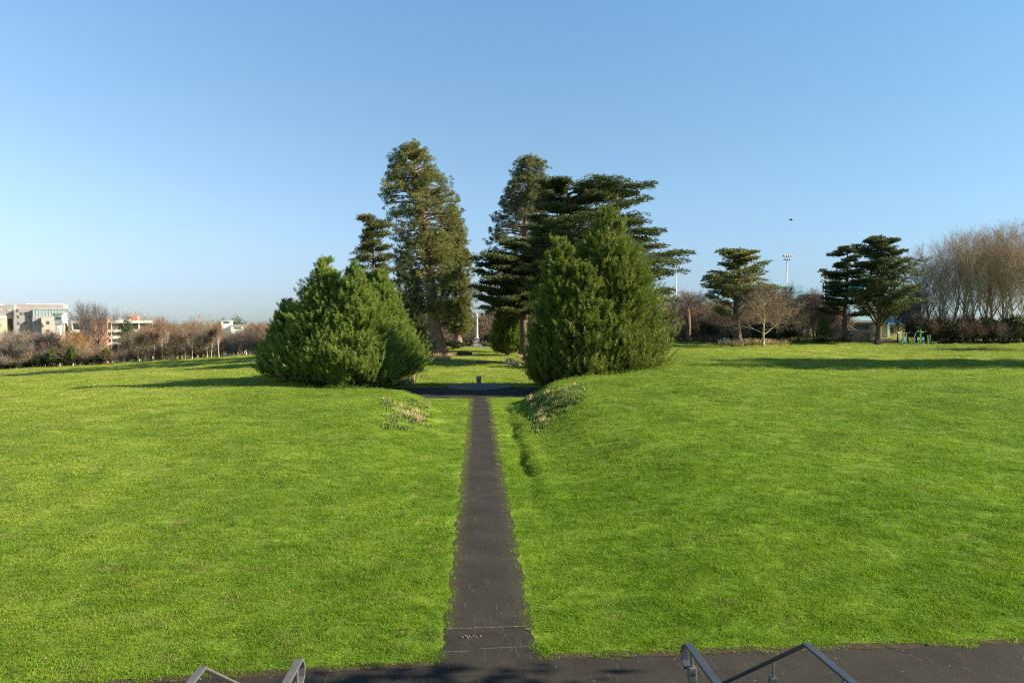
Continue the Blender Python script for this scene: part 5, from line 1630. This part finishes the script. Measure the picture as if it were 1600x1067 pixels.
# white house on the skyline
DW = 320.0
b2 = G(358, DW)
OX = W(365, 500, DW).x
t = empty("white_house", (OX, b2.y, b2.z), "low white flat roofed house among pines on the left skyline", "house", None, R(15)); b_save = b; b = b2
def X_(px, d=DW): return W(px, 500, d).x - OX
def Z_(py, d=DW): return W(0, py, d).z
block(347, 362.5, 501.5, 600, 0, 8, 'white_paint'); block(362, 384, 508.6, 600, -5, 4, 'concrete')
block(346.5, 363, 500.8, 501.5, -.3, 8.3, 'concrete', "roof"); block(361.5, 385, 508, 508.6, -5.3, 4.3, 'concrete', "roof")
block(354, 354.7, 497, 500.8, 3, 3.3, 'galv', "mast")
window(t, (X_(355), -.03, Z_(504) - b.z), 2.4, .8); window(t, (X_(372), -5.03, Z_(512) - b.z), 3.0, .8)

# sports hall with teal roofs behind the right wood
def gable(x0, x1, dy0, dy1, z0, z1, axis='x'):
    """pitched roof solid; ridge along axis"""
    m = MB()
    if axis == 'x':
        ym = (dy0 + dy1) / 2
        m.poly([(x0, dy0, z0), (x1, dy0, z0), (x1, dy1, z0), (x0, dy1, z0), (x0, ym, z1), (x1, ym, z1)], [(3, 2, 1, 0), (0, 1, 5, 4), (2, 3, 4, 5), (0, 4, 3), (1, 2, 5)])
    elif axis == 'y':
        xm = (x0 + x1) / 2
        m.poly([(x0, dy0, z0), (x1, dy0, z0), (x1, dy1, z0), (x0, dy1, z0), (xm, dy0, z1), (xm, dy1, z1)], [(3, 2, 1, 0), (0, 4, 5, 3), (1, 2, 5, 4), (0, 1, 4), (2, 3, 5)])
    else:
        ym = (dy0 + dy1) / 2; k = min((dy1 - dy0) / 2, (x1 - x0) / 2 - .3)
        m.poly([(x0, dy0, z0), (x1, dy0, z0), (x1, dy1, z0), (x0, dy1, z0), (x0 + k, ym, z1), (x1 - k, ym, z1)], [(3, 2, 1, 0), (0, 1, 5, 4), (2, 3, 4, 5), (0, 4, 3), (1, 2, 5)])
    return m
DS = 190.0
OX, DYS = 0.0, 1.0
def X_(px, d=DS): return W(px, 500, d).x - OX
def Z_(py, d=DS): return W(0, py, d).z
b = G(1250, DS)
t = empty("sports_hall", (0, b.y, b.z), "long sports hall with a teal metal roof behind the bare wood at right", "building")
block(1085, 1345, 478, 560, 0, 30, 'beige')
gable(X_(1080), X_(1350), -1.0, 31, Z_(478) - b.z, Z_(437) - b.z, 'hip').build("roof", M['teal'], t)
block(1302, 1342, 440, 455, -3, 6, 'teal_deep', "roof_plant")
block(1288, 1345, 455, 462, -3.5, -1.5, 'concrete', "fascia")
DP = 150.0
def X_(px, d=DP): return W(px, 500, d).x
def Z_(py, d=DP): return W(0, py, d).z
b = G(1350, DP)
t = empty("pavilion", (0, b.y, b.z), "low brick pavilion with a pale green roof behind the big cedar", "building")
block(1328, 1367, 504, 560, 0, 9, 'beige')
gable(X_(1325), X_(1369), -.8, 10, Z_(504) - b.z, Z_(478) - b.z, 'hip').build("roof", M['teal_pale'], t)
block(1327.5, 1366, 500.5, 504, -.9, -.6, 'frame', "gutter")
block(1329, 1331, 480, 504, -1.2, -.95, 'white_paint', "downpipe")
window(t, (X_(1345), -.04, Z_(511) - b.z), 3.2, 1.1)
DB = 146.0
def X_(px, d=DB): return W(px, 500, d).x
def Z_(py, d=DB): return W(0, py, d).z
b = G(1400, DB)
t = empty("gabled_house", (0, b.y, b.z), "pale walled building with a bright blue gabled roof behind the cedar limbs", "building")
block(1378, 1428, 506, 560, 0, 8, 'sand_brick')
gable(X_(1376), X_(1400), -2.2, 0, Z_(507) - b.z, Z_(494) - b.z, 'hip').build("porch_roof", M['blue'], t)
gable(X_(1398), X_(1430), -.5, 8.5, Z_(505.5) - b.z, Z_(487) - b.z, 'y').build("roof", M['blue'], t)
m = MB()
xa, xm, xb = X_(1397), X_(1414), X_(1431); z0, z1 = Z_(506) - b.z, Z_(486) - b.z
m.bar((xa, -.7, z0), (xm, -.7, z1), .3, .25); m.bar((xm, -.7, z1), (xb, -.7, z0), .3, .25); m.build("bargeboard", M['white_paint'], t)
block(1376.5, 1380, 508, 528, -2.2, -1.9, 'white_paint', "porch_post")
window(t, (X_(1390), -.04, Z_(516) - b.z), 1.6, 1.2)
block(1396, 1412, 450, 506, 9, 15, 'sand_brick', "stair_tower")
